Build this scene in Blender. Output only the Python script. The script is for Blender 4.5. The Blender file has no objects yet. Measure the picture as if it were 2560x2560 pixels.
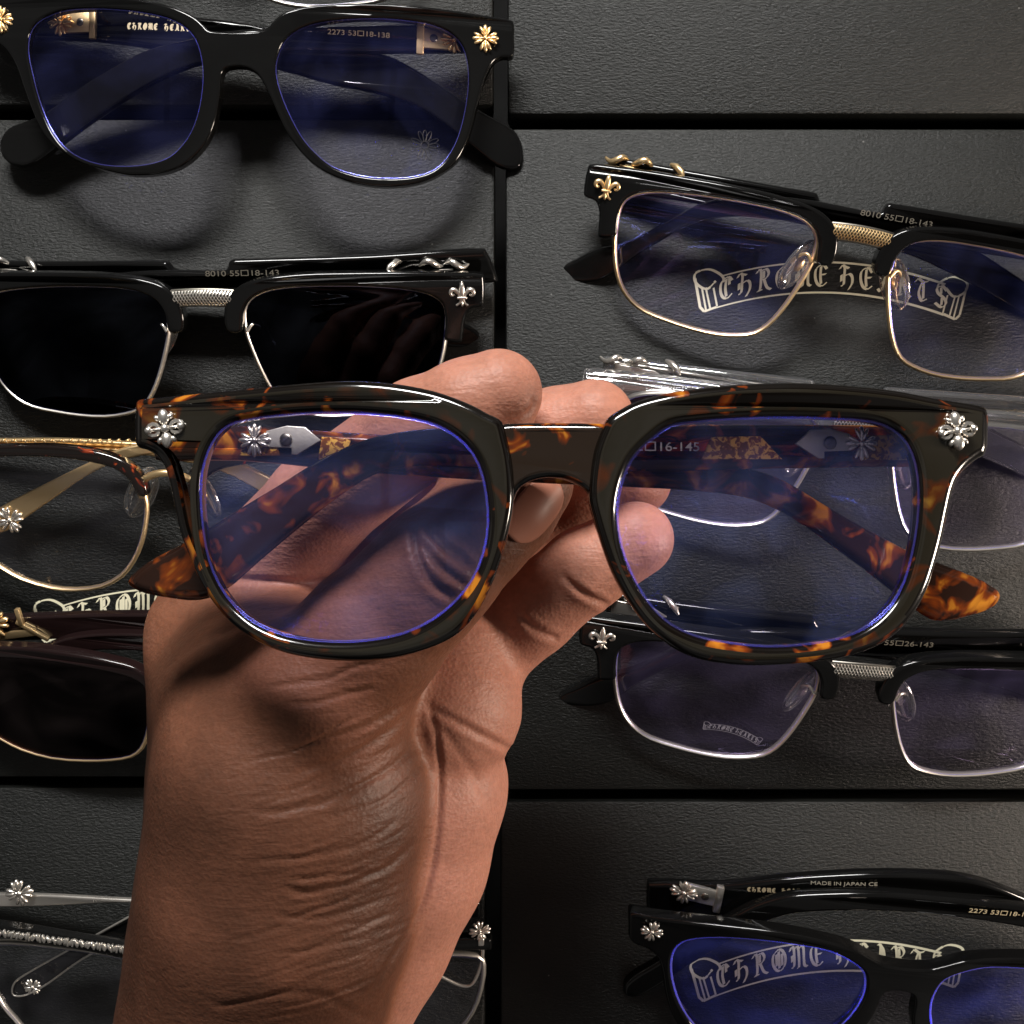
import bpy, bmesh, math, random
import numpy as np
from mathutils import Vector, Matrix

random.seed(7)
S = bpy.context.scene
COL = S.collection
MM = 0.001

# ------------------------------------------------------------------ camera, world, lamps, exposure
FOV = math.radians(46.0)
TH = math.tan(FOV / 2)
CAM_H = 342.0                                     # mm above the box lids
cam_d = bpy.data.cameras.new('camera')
cam = bpy.data.objects.new('camera', cam_d); COL.objects.link(cam)
cam.location = (0, 0, CAM_H * MM); cam.rotation_euler = (0, 0, 0)
cam_d.sensor_fit = 'HORIZONTAL'; cam_d.angle = FOV
cam_d.clip_start = 0.01; cam_d.clip_end = 20
S.camera = cam
cam_d.dof.use_dof = False

W = bpy.data.worlds.new('World'); S.world = W; W.use_nodes = True
def build_world():
    nt = W.node_tree; nt.nodes.clear()
    out = nt.nodes.new('ShaderNodeOutputWorld'); bg = nt.nodes.new('ShaderNodeBackground')
    tc = nt.nodes.new('ShaderNodeTexCoord')
    nz = nt.nodes.new('ShaderNodeTexNoise'); nz.inputs['Scale'].default_value = 2.3; nz.inputs['Detail'].default_value = 1.0
    br = nt.nodes.new('ShaderNodeTexBrick'); br.inputs['Scale'].default_value = 1.1
    br.inputs['Color1'].default_value = (1, 1, 1, 1); br.inputs['Color2'].default_value = (.35, .35, .35, 1)
    br.inputs['Mortar'].default_value = (.3, .3, .3, 1); br.inputs['Mortar Size'].default_value = .02
    rp = nt.nodes.new('ShaderNodeValToRGB')
    rp.color_ramp.elements[0].position = .38; rp.color_ramp.elements[0].color = (.06, .06, .065, 1)
    rp.color_ramp.elements[1].position = .66; rp.color_ramp.elements[1].color = (1.0, .95, .9, 1)
    mx = nt.nodes.new('ShaderNodeMix'); mx.data_type = 'RGBA'; mx.blend_type = 'MULTIPLY'; mx.inputs[0].default_value = .55
    nt.links.new(tc.outputs['Generated'], nz.inputs['Vector'])
    nt.links.new(tc.outputs['Generated'], br.inputs['Vector'])
    nt.links.new(nz.outputs['Fac'], rp.inputs['Fac'])
    nt.links.new(rp.outputs['Color'], mx.inputs[6]); nt.links.new(br.outputs['Color'], mx.inputs[7])
    nt.links.new(mx.outputs[2], bg.inputs['Color'])
    bg.inputs['Strength'].default_value = 0.22
    nt.links.new(bg.outputs[0], out.inputs[0])
build_world()

def area(name, loc, target, size, power, color, size_y=None):
    l = bpy.data.lights.new(name, 'AREA'); o = bpy.data.objects.new(name, l); COL.objects.link(o)
    l.shape = 'RECTANGLE' if size_y else 'SQUARE'; l.size = size
    if size_y: l.size_y = size_y
    l.energy = power; l.color = color
    o.location = loc
    d = Vector(target) - Vector(loc)
    o.rotation_euler = d.to_track_quat('-Z', 'Y').to_euler()
    return o
area('ceiling_lamp', (-.06, .53, .47), (0, .02, 0), .30, 8.4, (1.0, .98, .95), .12)
area('side_lamp', (.52, -.06, .15), (0, -.08, .10), .11, 3.0, (1.0, .84, .70))

S.view_settings.view_transform = 'Standard'; S.view_settings.look = 'None'
S.view_settings.gamma = 1; S.view_settings.exposure = 0.0
S.view_settings.use_curve_mapping = False
S.render.engine = 'CYCLES'
S.cycles.max_bounces = 10; S.cycles.transparent_max_bounces = 24
S.cycles.glossy_bounces = 4; S.cycles.caustics_reflective = False; S.cycles.caustics_refractive = False

# ------------------------------------------------------------------ pixel (2560 photo grid) <-> world, mm
def P(px, py, z):
    d = CAM_H - z
    return Vector(((px - 1280) / 1280 * TH * d, (1280 - py) / 1280 * TH * d, z))
def proj(v):                                       # Nx3 mm -> px
    d = CAM_H - v[:, 2]
    return 1280 + v[:, 0] / (TH * d) * 1280, 1280 - v[:, 1] / (TH * d) * 1280

class Pose:
    """a pair of glasses: its front plane is local xy (x right, y up), z towards the viewer, wrap radius R"""
    def __init__(s, px, py, z, rz=0, tilt=0, yaw=0, R=170.0):
        s.O = P(px, py, z)
        s.M = (Matrix.Rotation(math.radians(rz), 3, 'Z') @ Matrix.Rotation(math.radians(tilt), 3, 'X')
               @ Matrix.Rotation(math.radians(yaw), 3, 'Y'))
        s.R = R
    def un(s, px, py, off=0.0, flat=False):
        C = Vector((0, 0, CAM_H)); d = P(px, py, 0) - C
        o = s.M.transposed() @ (C - s.O); d = s.M.transposed() @ d
        t = -o.z / d.z
        for _ in range(12):
            x = o.x + d.x * t
            zz = off - (0 if flat else x * x / (2 * s.R))
            t = (zz - o.z) / d.z
        return (o.x + d.x * t, o.y + d.y * t)
    def matrix(s):
        m = s.M.to_4x4(); m.translation = s.O * MM
        return m

# ------------------------------------------------------------------ materials
def mat(name):
    m = bpy.data.materials.new(name); m.use_nodes = True
    nt = m.node_tree; nt.nodes.clear()
    out = nt.nodes.new('ShaderNodeOutputMaterial')
    return m, nt, out
def N(nt, t, **kw):
    n = nt.nodes.new(t)
    for k, v in kw.items():
        if k in n.inputs: n.inputs[k].default_value = v
        else: setattr(n, k, v)
    return n
def L(nt, a, b): nt.links.new(a, b)
def principled(name, col, rough, metal=0, coat=0, spec=.5, bump=None, cvar=None):
    m, nt, out = mat(name)
    p = N(nt, 'ShaderNodeBsdfPrincipled'); p.inputs['Base Color'].default_value = (*col, 1)
    p.inputs['Roughness'].default_value = rough; p.inputs['Metallic'].default_value = metal
    p.inputs['Coat Weight'].default_value = coat; p.inputs['Coat Roughness'].default_value = .04
    p.inputs['Specular IOR Level'].default_value = spec
    tc = N(nt, 'ShaderNodeTexCoord')
    nz = N(nt, 'ShaderNodeTexNoise', Scale=90.0, Detail=3.0); L(nt, tc.outputs['Object'], nz.inputs['Vector'])
    mr = N(nt, 'ShaderNodeMapRange'); mr.inputs['To Min'].default_value = max(0, rough - .05); mr.inputs['To Max'].default_value = rough + .08
    L(nt, nz.outputs['Fac'], mr.inputs['Value']); L(nt, mr.outputs['Result'], p.inputs['Roughness'])
    if bump:
        n2 = N(nt, 'ShaderNodeTexNoise', Scale=bump[0], Detail=2.0); L(nt, tc.outputs['Object'], n2.inputs['Vector'])
        b = N(nt, 'ShaderNodeBump', Strength=bump[1], Distance=bump[2]); L(nt, n2.outputs['Fac'], b.inputs['Height'])
        L(nt, b.outputs[0], p.inputs['Normal'])
    L(nt, p.outputs[0], out.inputs[0])
    return m
M = {}
M['black'] = principled('black_acetate', (.004, .004, .004), .09, spec=.42)
M['brown'] = principled('brown_acetate', (.012, .006, .006), .12, spec=.5)
M['gold'] = principled('gold_metal', (1.0, .72, .38), .33, metal=.9, bump=(900, .12, .0002))
M['silver'] = principled('silver_metal', (.88, .83, .76), .27, metal=.92, bump=(900, .12, .0002))
M['rim_gold'] = principled('rim_gold', (.85, .62, .36), .30, metal=.88)
M['rim_silver'] = principled('rim_silver', (.74, .70, .64), .30, metal=.88)
M['brushed'] = principled('brushed_silver', (.70, .66, .58), .40, metal=.75, bump=(500, .3, .0004))
M['screw'] = principled('screw_metal', (.25, .23, .2), .35, metal=1)
M['foil'] = principled('cream_foil', (.78, .74, .54), .45, metal=.1)
M['text_gold'] = principled('gold_print', (.75, .62, .40), .4, metal=.3)
M['text_pale'] = principled('pale_print', (.8, .78, .7), .5)
M['text_dim2'] = principled('grey_print', (.40, .37, .30), .5)
M['text_dim'] = principled('dim_print', (.16, .14, .11), .5)
M['demo'] = principled('demo_print', (.38, .36, .44), .4, metal=.3)
M['demo_dark'] = principled('dark_print', (.03, .03, .035), .4)
M['table'] = principled('table_black', (.006, .006, .006), .7)

def leather():
    m, nt, out = mat('black_leatherette')
    p = N(nt, 'ShaderNodeBsdfPrincipled'); L(nt, p.outputs[0], out.inputs[0])
    tc = N(nt, 'ShaderNodeTexCoord')
    mp = N(nt, 'ShaderNodeMapping'); mp.inputs['Scale'].default_value = (.5, 1.1, 1); L(nt, tc.outputs['Object'], mp.inputs['Vector'])
    n1 = N(nt, 'ShaderNodeTexNoise', Scale=1900.0, Detail=4.0, Roughness=.7, Distortion=.3); L(nt, mp.outputs[0], n1.inputs['Vector'])
    vo = N(nt, 'ShaderNodeTexVoronoi', Scale=900.0); vo.feature = 'DISTANCE_TO_EDGE'; L(nt, mp.outputs[0], vo.inputs['Vector'])
    n3 = N(nt, 'ShaderNodeTexNoise', Scale=14.0, Detail=4.0); L(nt, tc.outputs['Object'], n3.inputs['Vector'])
    ad = N(nt, 'ShaderNodeMath', operation='ADD'); L(nt, n1.outputs['Fac'], ad.inputs[0])
    ml = N(nt, 'ShaderNodeMath', operation='MULTIPLY'); ml.inputs[1].default_value = .5; L(nt, vo.outputs['Distance'], ml.inputs[0]); L(nt, ml.outputs[0], ad.inputs[1])
    b = N(nt, 'ShaderNodeBump', Strength=.6, Distance=.0005); L(nt, ad.outputs[0], b.inputs['Height']); L(nt, b.outputs[0], p.inputs['Normal'])
    cr = N(nt, 'ShaderNodeValToRGB'); cr.color_ramp.elements[0].color = (.0030, .0036, .0031, 1); cr.color_ramp.elements[1].color = (.0058, .0064, .0056, 1)
    cr.color_ramp.elements[0].position = .3; cr.color_ramp.elements[1].position = .7
    L(nt, n3.outputs['Fac'], cr.inputs[0])
    vd = N(nt, 'ShaderNodeTexVoronoi', Scale=85.0); L(nt, tc.outputs['Object'], vd.inputs['Vector'])      # lint and dust specks
    lt = N(nt, 'ShaderNodeMath', operation='LESS_THAN'); lt.inputs[1].default_value = .022; L(nt, vd.outputs['Distance'], lt.inputs[0])
    dm = N(nt, 'ShaderNodeMix'); dm.data_type = 'RGBA'; dm.inputs[7].default_value = (.10, .10, .095, 1)
    L(nt, lt.outputs[0], dm.inputs[0]); L(nt, cr.outputs[0], dm.inputs[6]); L(nt, dm.outputs[2], p.inputs['Base Color'])
    mr = N(nt, 'ShaderNodeMapRange'); mr.inputs['To Min'].default_value = .34; mr.inputs['To Max'].default_value = .48
    L(nt, n3.outputs['Fac'], mr.inputs['Value']); L(nt, mr.outputs[0], p.inputs['Roughness'])
    p.inputs['Specular IOR Level'].default_value = .38
    return m
M['leather'] = leather()

def tortoise(name, dark, amber, scale, lo, hi, transl=.0, seed=0.0):
    m, nt, out = mat(name)
    p = N(nt, 'ShaderNodeBsdfPrincipled')
    tc = N(nt, 'ShaderNodeTexCoord')
    mp = N(nt, 'ShaderNodeMapping'); mp.inputs['Location'].default_value = (seed, seed * .7, seed * .3); L(nt, tc.outputs['Object'], mp.inputs[0])
    n1 = N(nt, 'ShaderNodeTexNoise', Scale=scale, Detail=2.5, Roughness=.55, Distortion=.9); L(nt, mp.outputs[0], n1.inputs['Vector'])
    cr = N(nt, 'ShaderNodeValToRGB'); e = cr.color_ramp.elements
    e[0].position = lo; e[0].color = (*dark, 1); e[1].position = hi; e[1].color = (*amber, 1)
    em = e.new((lo + hi) / 2); em.color = (amber[0] * .35, amber[1] * .18, amber[2] * .3, 1)
    L(nt, n1.outputs['Fac'], cr.inputs[0]); L(nt, cr.outputs[0], p.inputs['Base Color'])
    n2 = N(nt, 'ShaderNodeTexNoise', Scale=scale * .6, Detail=1.0); L(nt, mp.outputs[0], n2.inputs['Vector'])
    p.inputs['Roughness'].default_value = .14; p.inputs['Coat Weight'].default_value = .8; p.inputs['Coat Roughness'].default_value = .06
    tr = N(nt, 'ShaderNodeBsdfTranslucent'); L(nt, cr.outputs[0], tr.inputs['Color'])
    mx = N(nt, 'ShaderNodeMixShader'); mx.inputs[0].default_value = transl
    L(nt, p.outputs[0], mx.inputs[1]); L(nt, tr.outputs[0], mx.inputs[2]); L(nt, mx.outputs[0], out.inputs[0])
    return m
M['tort'] = tortoise('tortoiseshell_front', (.016, .0135, .009), (.17, .085, .015), 95.0, .54, .74, .06, .9)  # olive base colour includes the grey room reflection on the front face
M['tort_s'] = tortoise('tortoiseshell_edge', (.005, .0035, .0025), (.55, .19, .015), 130.0, .57, .67, .2, 2.3)
M['tort_b'] = tortoise('tortoiseshell_bridge', (.024, .015, .010), (.50, .18, .02), 150.0, .59, .69, .2, 5.1)
M['amber_core'] = tortoise('engraved_amber', (.22, .07, .01), (1.0, .56, .10), 900.0, .42, .55, .25, 3.0)
M['tort_t'] = tortoise('tortoiseshell_temple', (.040, .017, .011), (.92, .36, .035), 150.0, .48, .66, .48, 1.7)
M['tort_r'] = tortoise('red_tortoiseshell', (.010, .006, .005), (.5, .10, .02), 190.0, .60, .68, .1, 4.2)

def lensmat(name, tint, refl, rough=.015, edge=0.0):
    m, nt, out = mat(name)
    t = N(nt, 'ShaderNodeBsdfTransparent'); t.inputs[0].default_value = (*tint, 1)
    g = N(nt, 'ShaderNodeBsdfGlossy'); g.inputs['Color'].default_value = (*refl, 1); g.inputs['Roughness'].default_value = rough
    a = N(nt, 'ShaderNodeAddShader'); L(nt, t.outputs[0], a.inputs[0]); L(nt, g.outputs[0], a.inputs[1])
    if not edge:
        tc = N(nt, 'ShaderNodeTexCoord'); nz = N(nt, 'ShaderNodeTexNoise', Scale=34.0, Detail=2.0, Distortion=1.6); L(nt, tc.outputs['Object'], nz.inputs['Vector'])
        rp = N(nt, 'ShaderNodeValToRGB'); rp.color_ramp.elements[0].position = .36; rp.color_ramp.elements[0].color = tuple(c * .45 for c in refl) + (1,); rp.color_ramp.elements[1].position = .66; rp.color_ramp.elements[1].color = tuple(c * 1.9 for c in refl) + (1,)
        L(nt, nz.outputs['Fac'], rp.inputs[0]); L(nt, rp.outputs[0], g.inputs['Color'])
        n2 = N(nt, 'ShaderNodeTexNoise', Scale=260.0, Detail=3.0, Distortion=2.0); L(nt, tc.outputs['Object'], n2.inputs['Vector'])
        mr = N(nt, 'ShaderNodeMapRange'); mr.inputs['From Min'].default_value = .55; mr.inputs['From Max'].default_value = .75; mr.inputs['To Min'].default_value = rough; mr.inputs['To Max'].default_value = .16
        L(nt, n2.outputs['Fac'], mr.inputs['Value']); L(nt, mr.outputs[0], g.inputs['Roughness'])
    if edge:
        tc = N(nt, 'ShaderNodeTexCoord'); nz = N(nt, 'ShaderNodeTexNoise', Scale=38.0, Detail=1.0); L(nt, tc.outputs['Object'], nz.inputs['Vector'])
        rp = N(nt, 'ShaderNodeValToRGB'); rp.color_ramp.elements[0].position = .40; rp.color_ramp.elements[0].color = tuple(c * .12 for c in refl) + (1,); rp.color_ramp.elements[1].position = .62; rp.color_ramp.elements[1].color = (*refl, 1)
        L(nt, nz.outputs['Fac'], rp.inputs[0]); L(nt, rp.outputs[0], g.inputs['Color'])
        d = N(nt, 'ShaderNodeBsdfDiffuse'); d.inputs[0].default_value = (*[c * edge for c in (.30, .28, 1.0)], 1)  # blue diffuse paints in the reflection line along the lens edge
        b = N(nt, 'ShaderNodeAddShader'); L(nt, a.outputs[0], b.inputs[0]); L(nt, d.outputs[0], b.inputs[1]); a = b
    L(nt, a.outputs[0], out.inputs[0])
    return m
# one slab has two faces, so each face carries half of the coating
M['lens'] = lensmat('coated_lens', (.955, .95, .985), (.022, .026, .085))
M['lens_held'] = lensmat('coated_lens_strong', (.915, .90, .96), (.055, .075, .175))
M['lens_blue'] = lensmat('coated_lens_deep', (.89, .88, .97), (.036, .045, .19))
M['edge_blue'] = lensmat('lens_edge_bright', (.6, .6, .95), (.2, .25, .9), .2, .40)
M['lens_clear'] = lensmat('clear_lens', (.95, .95, .95), (.03, .03, .035))
M['lens_purple'] = lensmat('mauve_lens', (.92, .90, .95), (.055, .045, .085))
M['lens_dark'] = lensmat('dark_sun_lens', (.045, .05, .07), (.009, .010, .013))
M['lens_brown'] = lensmat('brown_sun_lens', (.10, .075, .07), (.025, .02, .02))
M['edge'] = lensmat('lens_edge', (.82, .81, .96), (.17, .18, .65), .18, .03)
M['edge_dim'] = lensmat('lens_edge_dim', (.8, .8, .85), (.1, .1, .12), .2, .05)

def crystal(name, tint, refl):
    m, nt, out = mat(name)
    t = N(nt, 'ShaderNodeBsdfTransparent'); t.inputs[0].default_value = (*tint, 1)
    g = N(nt, 'ShaderNodeBsdfGlossy'); g.inputs['Color'].default_value = (1, 1, 1, 1); g.inputs['Roughness'].default_value = .06
    f = N(nt, 'ShaderNodeFresnel', IOR=1.5)
    mr = N(nt, 'ShaderNodeMapRange'); mr.inputs['To Min'].default_value = refl; mr.inputs['To Max'].default_value = 1.0
    L(nt, f.outputs[0], mr.inputs['Value'])
    mx = N(nt, 'ShaderNodeMixShader'); L(nt, mr.outputs[0], mx.inputs[0]); L(nt, t.outputs[0], mx.inputs[1]); L(nt, g.outputs[0], mx.inputs[2])
    d = N(nt, 'ShaderNodeBsdfDiffuse'); d.inputs[0].default_value = (.035, .035, .036, 1)
    a = N(nt, 'ShaderNodeAddShader'); L(nt, mx.outputs[0], a.inputs[0]); L(nt, d.outputs[0], a.inputs[1])
    L(nt, a.outputs[0], out.inputs[0])
    return m
M['crystal'] = crystal('crystal_acetate', (.74, .74, .75), .20)
M['pad'] = crystal('clear_silicone', (.88, .88, .87), .13)

# ------------------------------------------------------------------ objects
def tag(o, label=None, cat=None, group=None, kind=None):
    if label: o['label'] = label
    if cat: o['category'] = cat
    if group: o['group'] = group
    if kind: o['kind'] = kind
    return o
def empty(name, matrix, label, cat, group=None):
    o = bpy.data.objects.new(name, None); COL.objects.link(o); o.matrix_world = matrix
    o.empty_display_size = .01
    return tag(o, label, cat, group)
def link(name, me, m, parent=None, smooth=40, wn=False, bend=None):
    """me is in mm; bend = wrap radius it follows"""
    if bend:
        for v in me.vertices: v.co.z -= v.co.x ** 2 / (2 * bend)
    me.transform(Matrix.Scale(MM, 4))
    for x in (m if isinstance(m, (list, tuple)) else [m]): me.materials.append(x)
    o = bpy.data.objects.new(name, me); COL.objects.link(o)
    if parent: o.parent = parent
    if smooth and len(me.polygons):
        me.shade_smooth()
        try: me.set_sharp_from_angle(angle=math.radians(smooth))
        except Exception: pass
    if wn:
        w = o.modifiers.new('weighted', 'WEIGHTED_NORMAL'); w.keep_sharp = True; w.weight = 80
    return o
def smooth_closed(pts, n=5):
    """centripetal Catmull-Rom through a closed list; near-duplicate points make corners"""
    out = []; k = len(pts)
    for i in range(k):
        p0, p1, p2, p3 = [np.array(pts[(i + j - 1) % k][:2], float) for j in range(4)]
        t = [0]
        for a, b in ((p0, p1), (p1, p2), (p2, p3)):
            t.append(t[-1] + max(1e-3, np.linalg.norm(b - a)) ** .5)
        for s in range(n):
            u = t[1] + (t[2] - t[1]) * s / n
            A1 = (t[1] - u) / (t[1] - t[0]) * p0 + (u - t[0]) / (t[1] - t[0]) * p1
            A2 = (t[2] - u) / (t[2] - t[1]) * p1 + (u - t[1]) / (t[2] - t[1]) * p2
            A3 = (t[3] - u) / (t[3] - t[2]) * p2 + (u - t[2]) / (t[3] - t[2]) * p3
            B1 = (t[2] - u) / (t[2] - t[0]) * A1 + (u - t[0]) / (t[2] - t[0]) * A2
            B2 = (t[3] - u) / (t[3] - t[1]) * A2 + (u - t[1]) / (t[3] - t[1]) * A3
            out.append(tuple((t[2] - u) / (t[2] - t[1]) * B1 + (u - t[1]) / (t[2] - t[1]) * B2))
    return out
def smooth_open(pts, n=6):
    if len(pts) < 3: return [tuple(p) for p in pts]
    q = [tuple(2 * np.array(pts[0]) - np.array(pts[1]))] + list(pts) + [tuple(2 * np.array(pts[-1]) - np.array(pts[-2]))]
    out = []
    for i in range(1, len(q) - 2):
        p0, p1, p2, p3 = [np.array(x, float) for x in q[i - 1:i + 3]]
        for s in range(n):
            u = s / n
            out.append(tuple(.5 * (2 * p1 + (p2 - p0) * u + (2 * p0 - 5 * p1 + 4 * p2 - p3) * u * u + (3 * p1 - p0 - 3 * p2 + p3) * u ** 3)))
    out.append(tuple(np.array(q[-2], float)))
    return out
def plate(loops, thick, bevel=.3, z=0.0, R=None, segs=2, slope=0.0, side=False):
    """filled 2-D outline(s) with holes -> bevelled slab centred on z, bent by wrap radius R"""
    cu = bpy.data.curves.new('tmp', 'CURVE'); cu.dimensions = '2D'; cu.fill_mode = 'BOTH'
    for lp in loops:
        sp = cu.splines.new('POLY'); sp.points.add(len(lp) - 1)
        for i, p in enumerate(lp): sp.points[i].co = (p[0], p[1], 0, 1)
        sp.use_cyclic_u = True
    cu.extrude = max(.001, thick / 2 - bevel); cu.bevel_depth = bevel; cu.bevel_resolution = segs; cu.offset = -bevel
    ob = bpy.data.objects.new('tmp', cu); COL.objects.link(ob)
    dg = bpy.context.evaluated_depsgraph_get(); me = bpy.data.meshes.new_from_object(ob.evaluated_get(dg))
    bpy.data.objects.remove(ob); bpy.data.curves.remove(cu)
    me.materials.clear()
    bm = bmesh.new(); bm.from_mesh(me); bmesh.ops.remove_doubles(bm, verts=bm.verts, dist=.002)
    for v in bm.verts:
        v.co.z += z + slope * v.co.x - (v.co.x ** 2 / (2 * R) if R else 0)
    bmesh.ops.recalc_face_normals(bm, faces=bm.faces)
    bm.to_mesh(me); bm.free()
    for p in me.polygons: p.material_index = 1 if (side and abs(p.normal.z) < .93) else 0
    return me
def tube_bm(bm, pts, r, seg=8, closed=False, flat=1.0):
    pts = [Vector(p) for p in pts]; n = len(pts); rings = []
    up = Vector((0, 0, 1))
    for i, p in enumerate(pts):
        a = pts[(i - 1) % n] if (closed or i) else p; b = pts[(i + 1) % n] if (closed or i < n - 1) else p
        d = (b - a).normalized()
        s = d.cross(up); s = s.normalized() if s.length > 1e-4 else Vector((1, 0, 0)); u = s.cross(d).normalized()
        rr = r[i] if isinstance(r, (list, tuple)) else r
        rings.append([bm.verts.new(p + s * (math.cos(t) * rr) + u * (math.sin(t) * rr * flat)) for t in [2 * math.pi * k / seg for k in range(seg)]])
    for i in range(n if closed else n - 1):
        A, B = rings[i], rings[(i + 1) % n]
        for k in range(seg): bm.faces.new((A[k], A[(k + 1) % seg], B[(k + 1) % seg], B[k]))
    if not closed:
        bm.faces.new(rings[0][::-1]); bm.faces.new(rings[-1])
def to_me(bm, name='m'):
    bmesh.ops.recalc_face_normals(bm, faces=bm.faces)
    me = bpy.data.meshes.new(name); bm.to_mesh(me); bm.free(); return me
def blob_bm(bm, c, sx, sy, sz, rot=0.0, seg=12, pinch=0.0):
    """ellipsoid, optionally pinched towards its -y end (a petal)"""
    m = Matrix.Translation(c) @ Matrix.Rotation(rot, 4, 'Z')
    r = bmesh.ops.create_uvsphere(bm, u_segments=seg, v_segments=8, radius=1.0)
    for v in r['verts']:
        w = 1 - pinch * (1 - (v.co.y + 1) / 2)
        v.co = m @ Vector((v.co.x * sx * w, v.co.y * sy, v.co.z * sz))
def box_bm(bm, c, sx, sy, sz, rot=0.0, bev=0.0):
    m = Matrix.Translation(c) @ Matrix.Rotation(rot, 4, 'Z') @ Matrix.Diagonal((sx, sy, sz, 1))
    r = bmesh.ops.create_cube(bm, size=1.0, matrix=m)
    if bev:
        es = list({e for v in r['verts'] for e in v.link_edges})
        bmesh.ops.bevel(bm, geom=es, offset=bev, segments=2, affect='EDGES', profile=.5)

# emblems, raised on the frame
def cross_bm(bm, c, s, rot=0.0):
    """cross with flared three-lobed arms, s = overall width"""
    cx, cy, cz = c
    for k in range(4):
        a = rot + k * math.pi / 2
        for j, (da, ln, wd) in enumerate(((0, .50, .105), (-.42, .47, .085), (.42, .47, .085))):
            an = a + da; r0 = s * ln * .60
            blob_bm(bm, Vector((cx - math.sin(an) * r0, cy + math.cos(an) * r0, cz + s * .02)), s * wd, s * ln * .42, s * .10, an, 10, .55)
        blob_bm(bm, Vector((cx - math.sin(a) * s * .15, cy + math.cos(a) * s * .15, cz)), s * .07, s * .14, s * .10, a, 8)
    blob_bm(bm, Vector((cx, cy, cz + s * .05)), s * .09, s * .09, s * .10)
def fleur_bm(bm, c, s, rot=0.0):
    cx, cy, cz = c
    R_ = Matrix.Rotation(rot, 3, 'Z')
    def q(x, y, z=0): return Vector(c) + R_ @ Vector((x * s, y * s, z * s))
    blob_bm(bm, q(0, .18, .03), s * .12, s * .34, s * .11, rot)
    blob_bm(bm, q(0, .44, .03), s * .05, s * .12, s * .06, rot)
    for sg in (-1, 1):
        pts = [q(sg * .07, -.12), q(sg * .16, .06), q(sg * .30, .20), q(sg * .44, .17), q(sg * .47, .03), q(sg * .38, -.04), q(sg * .32, .03)]
        pts = smooth_open([tuple(p) for p in pts], 3)
        n = len(pts); tube_bm(bm, pts, [s * (.045 + .055 * math.sin(math.pi * min(1, i / (n - 1) * 1.15))) for i in range(n)], 8)
        pts = smooth_open([tuple(q(*p)) for p in ((sg * .04, -.18), (sg * .10, -.34), (sg * .24, -.44))], 3)
        tube_bm(bm, pts, [s * .06, s * .06, s * .065, s * .06, s * .055, s * .05, s * .045][:len(pts)] + [s * .045] * max(0, len(pts) - 7), 8)
    blob_bm(bm, q(0, -.34, .02), s * .06, s * .16, s * .08, rot)
    box_bm(bm, q(0, -.13, .04), s * .40, s * .09, s * .16, rot, s * .02)

# ------------------------------------------------------------------ writing
GL = {
 'C': [[(.78, .80), (.55, 1.0), (.18, .82), (.12, .45), (.25, .12), (.52, .0), (.80, .18)], [(.45, .92), (.40, .50), (.47, .10)], [(.62, .95), (.62, .62)]],
 'H': [[(.0, .82), (.14, 1.0), (.28, .90), (.26, .50), (.24, .12), (.08, .02)], [(.26, .95), (.52, .88)], [(.26, .50), (.55, .62), (.72, .48), (.72, .18), (.52, -.12)], [(.10, .55), (.10, .25)]],
 'R': [[(.0, .84), (.14, 1.0), (.26, .90), (.24, .12), (.08, .0), (.36, .06)], [(.26, .92), (.55, 1.0), (.70, .80), (.58, .58), (.28, .50)], [(.44, .52), (.62, .14), (.86, .02)], [(.42, .92), (.42, .58)]],
 'O': [[(.45, 1.0), (.14, .78), (.08, .40), (.24, .08), (.50, .0), (.76, .22), (.82, .60), (.66, .92), (.45, 1.0)], [(.45, .90), (.45, .12)], [(.30, .78), (.30, .24)], [(.62, .78), (.62, .24)]],
 'M': [[(.0, .80), (.12, 1.0), (.24, .88), (.22, .14), (.06, .0)], [(.24, .84), (.40, 1.0), (.50, .86), (.50, .08), (.40, .0)], [(.50, .84), (.68, 1.0), (.80, .86), (.80, .14), (.98, .02)], [(.12, .60), (.12, .30)]],
 'E': [[(.78, .80), (.55, 1.0), (.18, .82), (.12, .45), (.25, .12), (.52, .0), (.80, .18)], [(.45, .92), (.42, .50), (.47, .10)], [(.42, .52), (.74, .56)]],
 'A': [[(.04, .10), (.20, .0), (.34, .30), (.46, .95), (.30, 1.0)], [(.46, .95), (.62, .70), (.66, .12), (.84, .02)], [(.22, .42), (.66, .44)], [(.52, .80), (.52, .20)]],
 'T': [[(.02, .80), (.20, 1.0), (.48, .90), (.80, 1.0)], [(.44, .92), (.30, .60), (.24, .28), (.42, .0), (.72, .16)], [(.50, .88), (.50, .12)]],
 'S': [[(.76, .84), (.50, 1.0), (.20, .82), (.28, .60), (.62, .46), (.74, .24), (.48, .0), (.10, .12)], [(.44, .92), (.44, .60)], [(.50, .46), (.48, .10)]],
}
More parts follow.
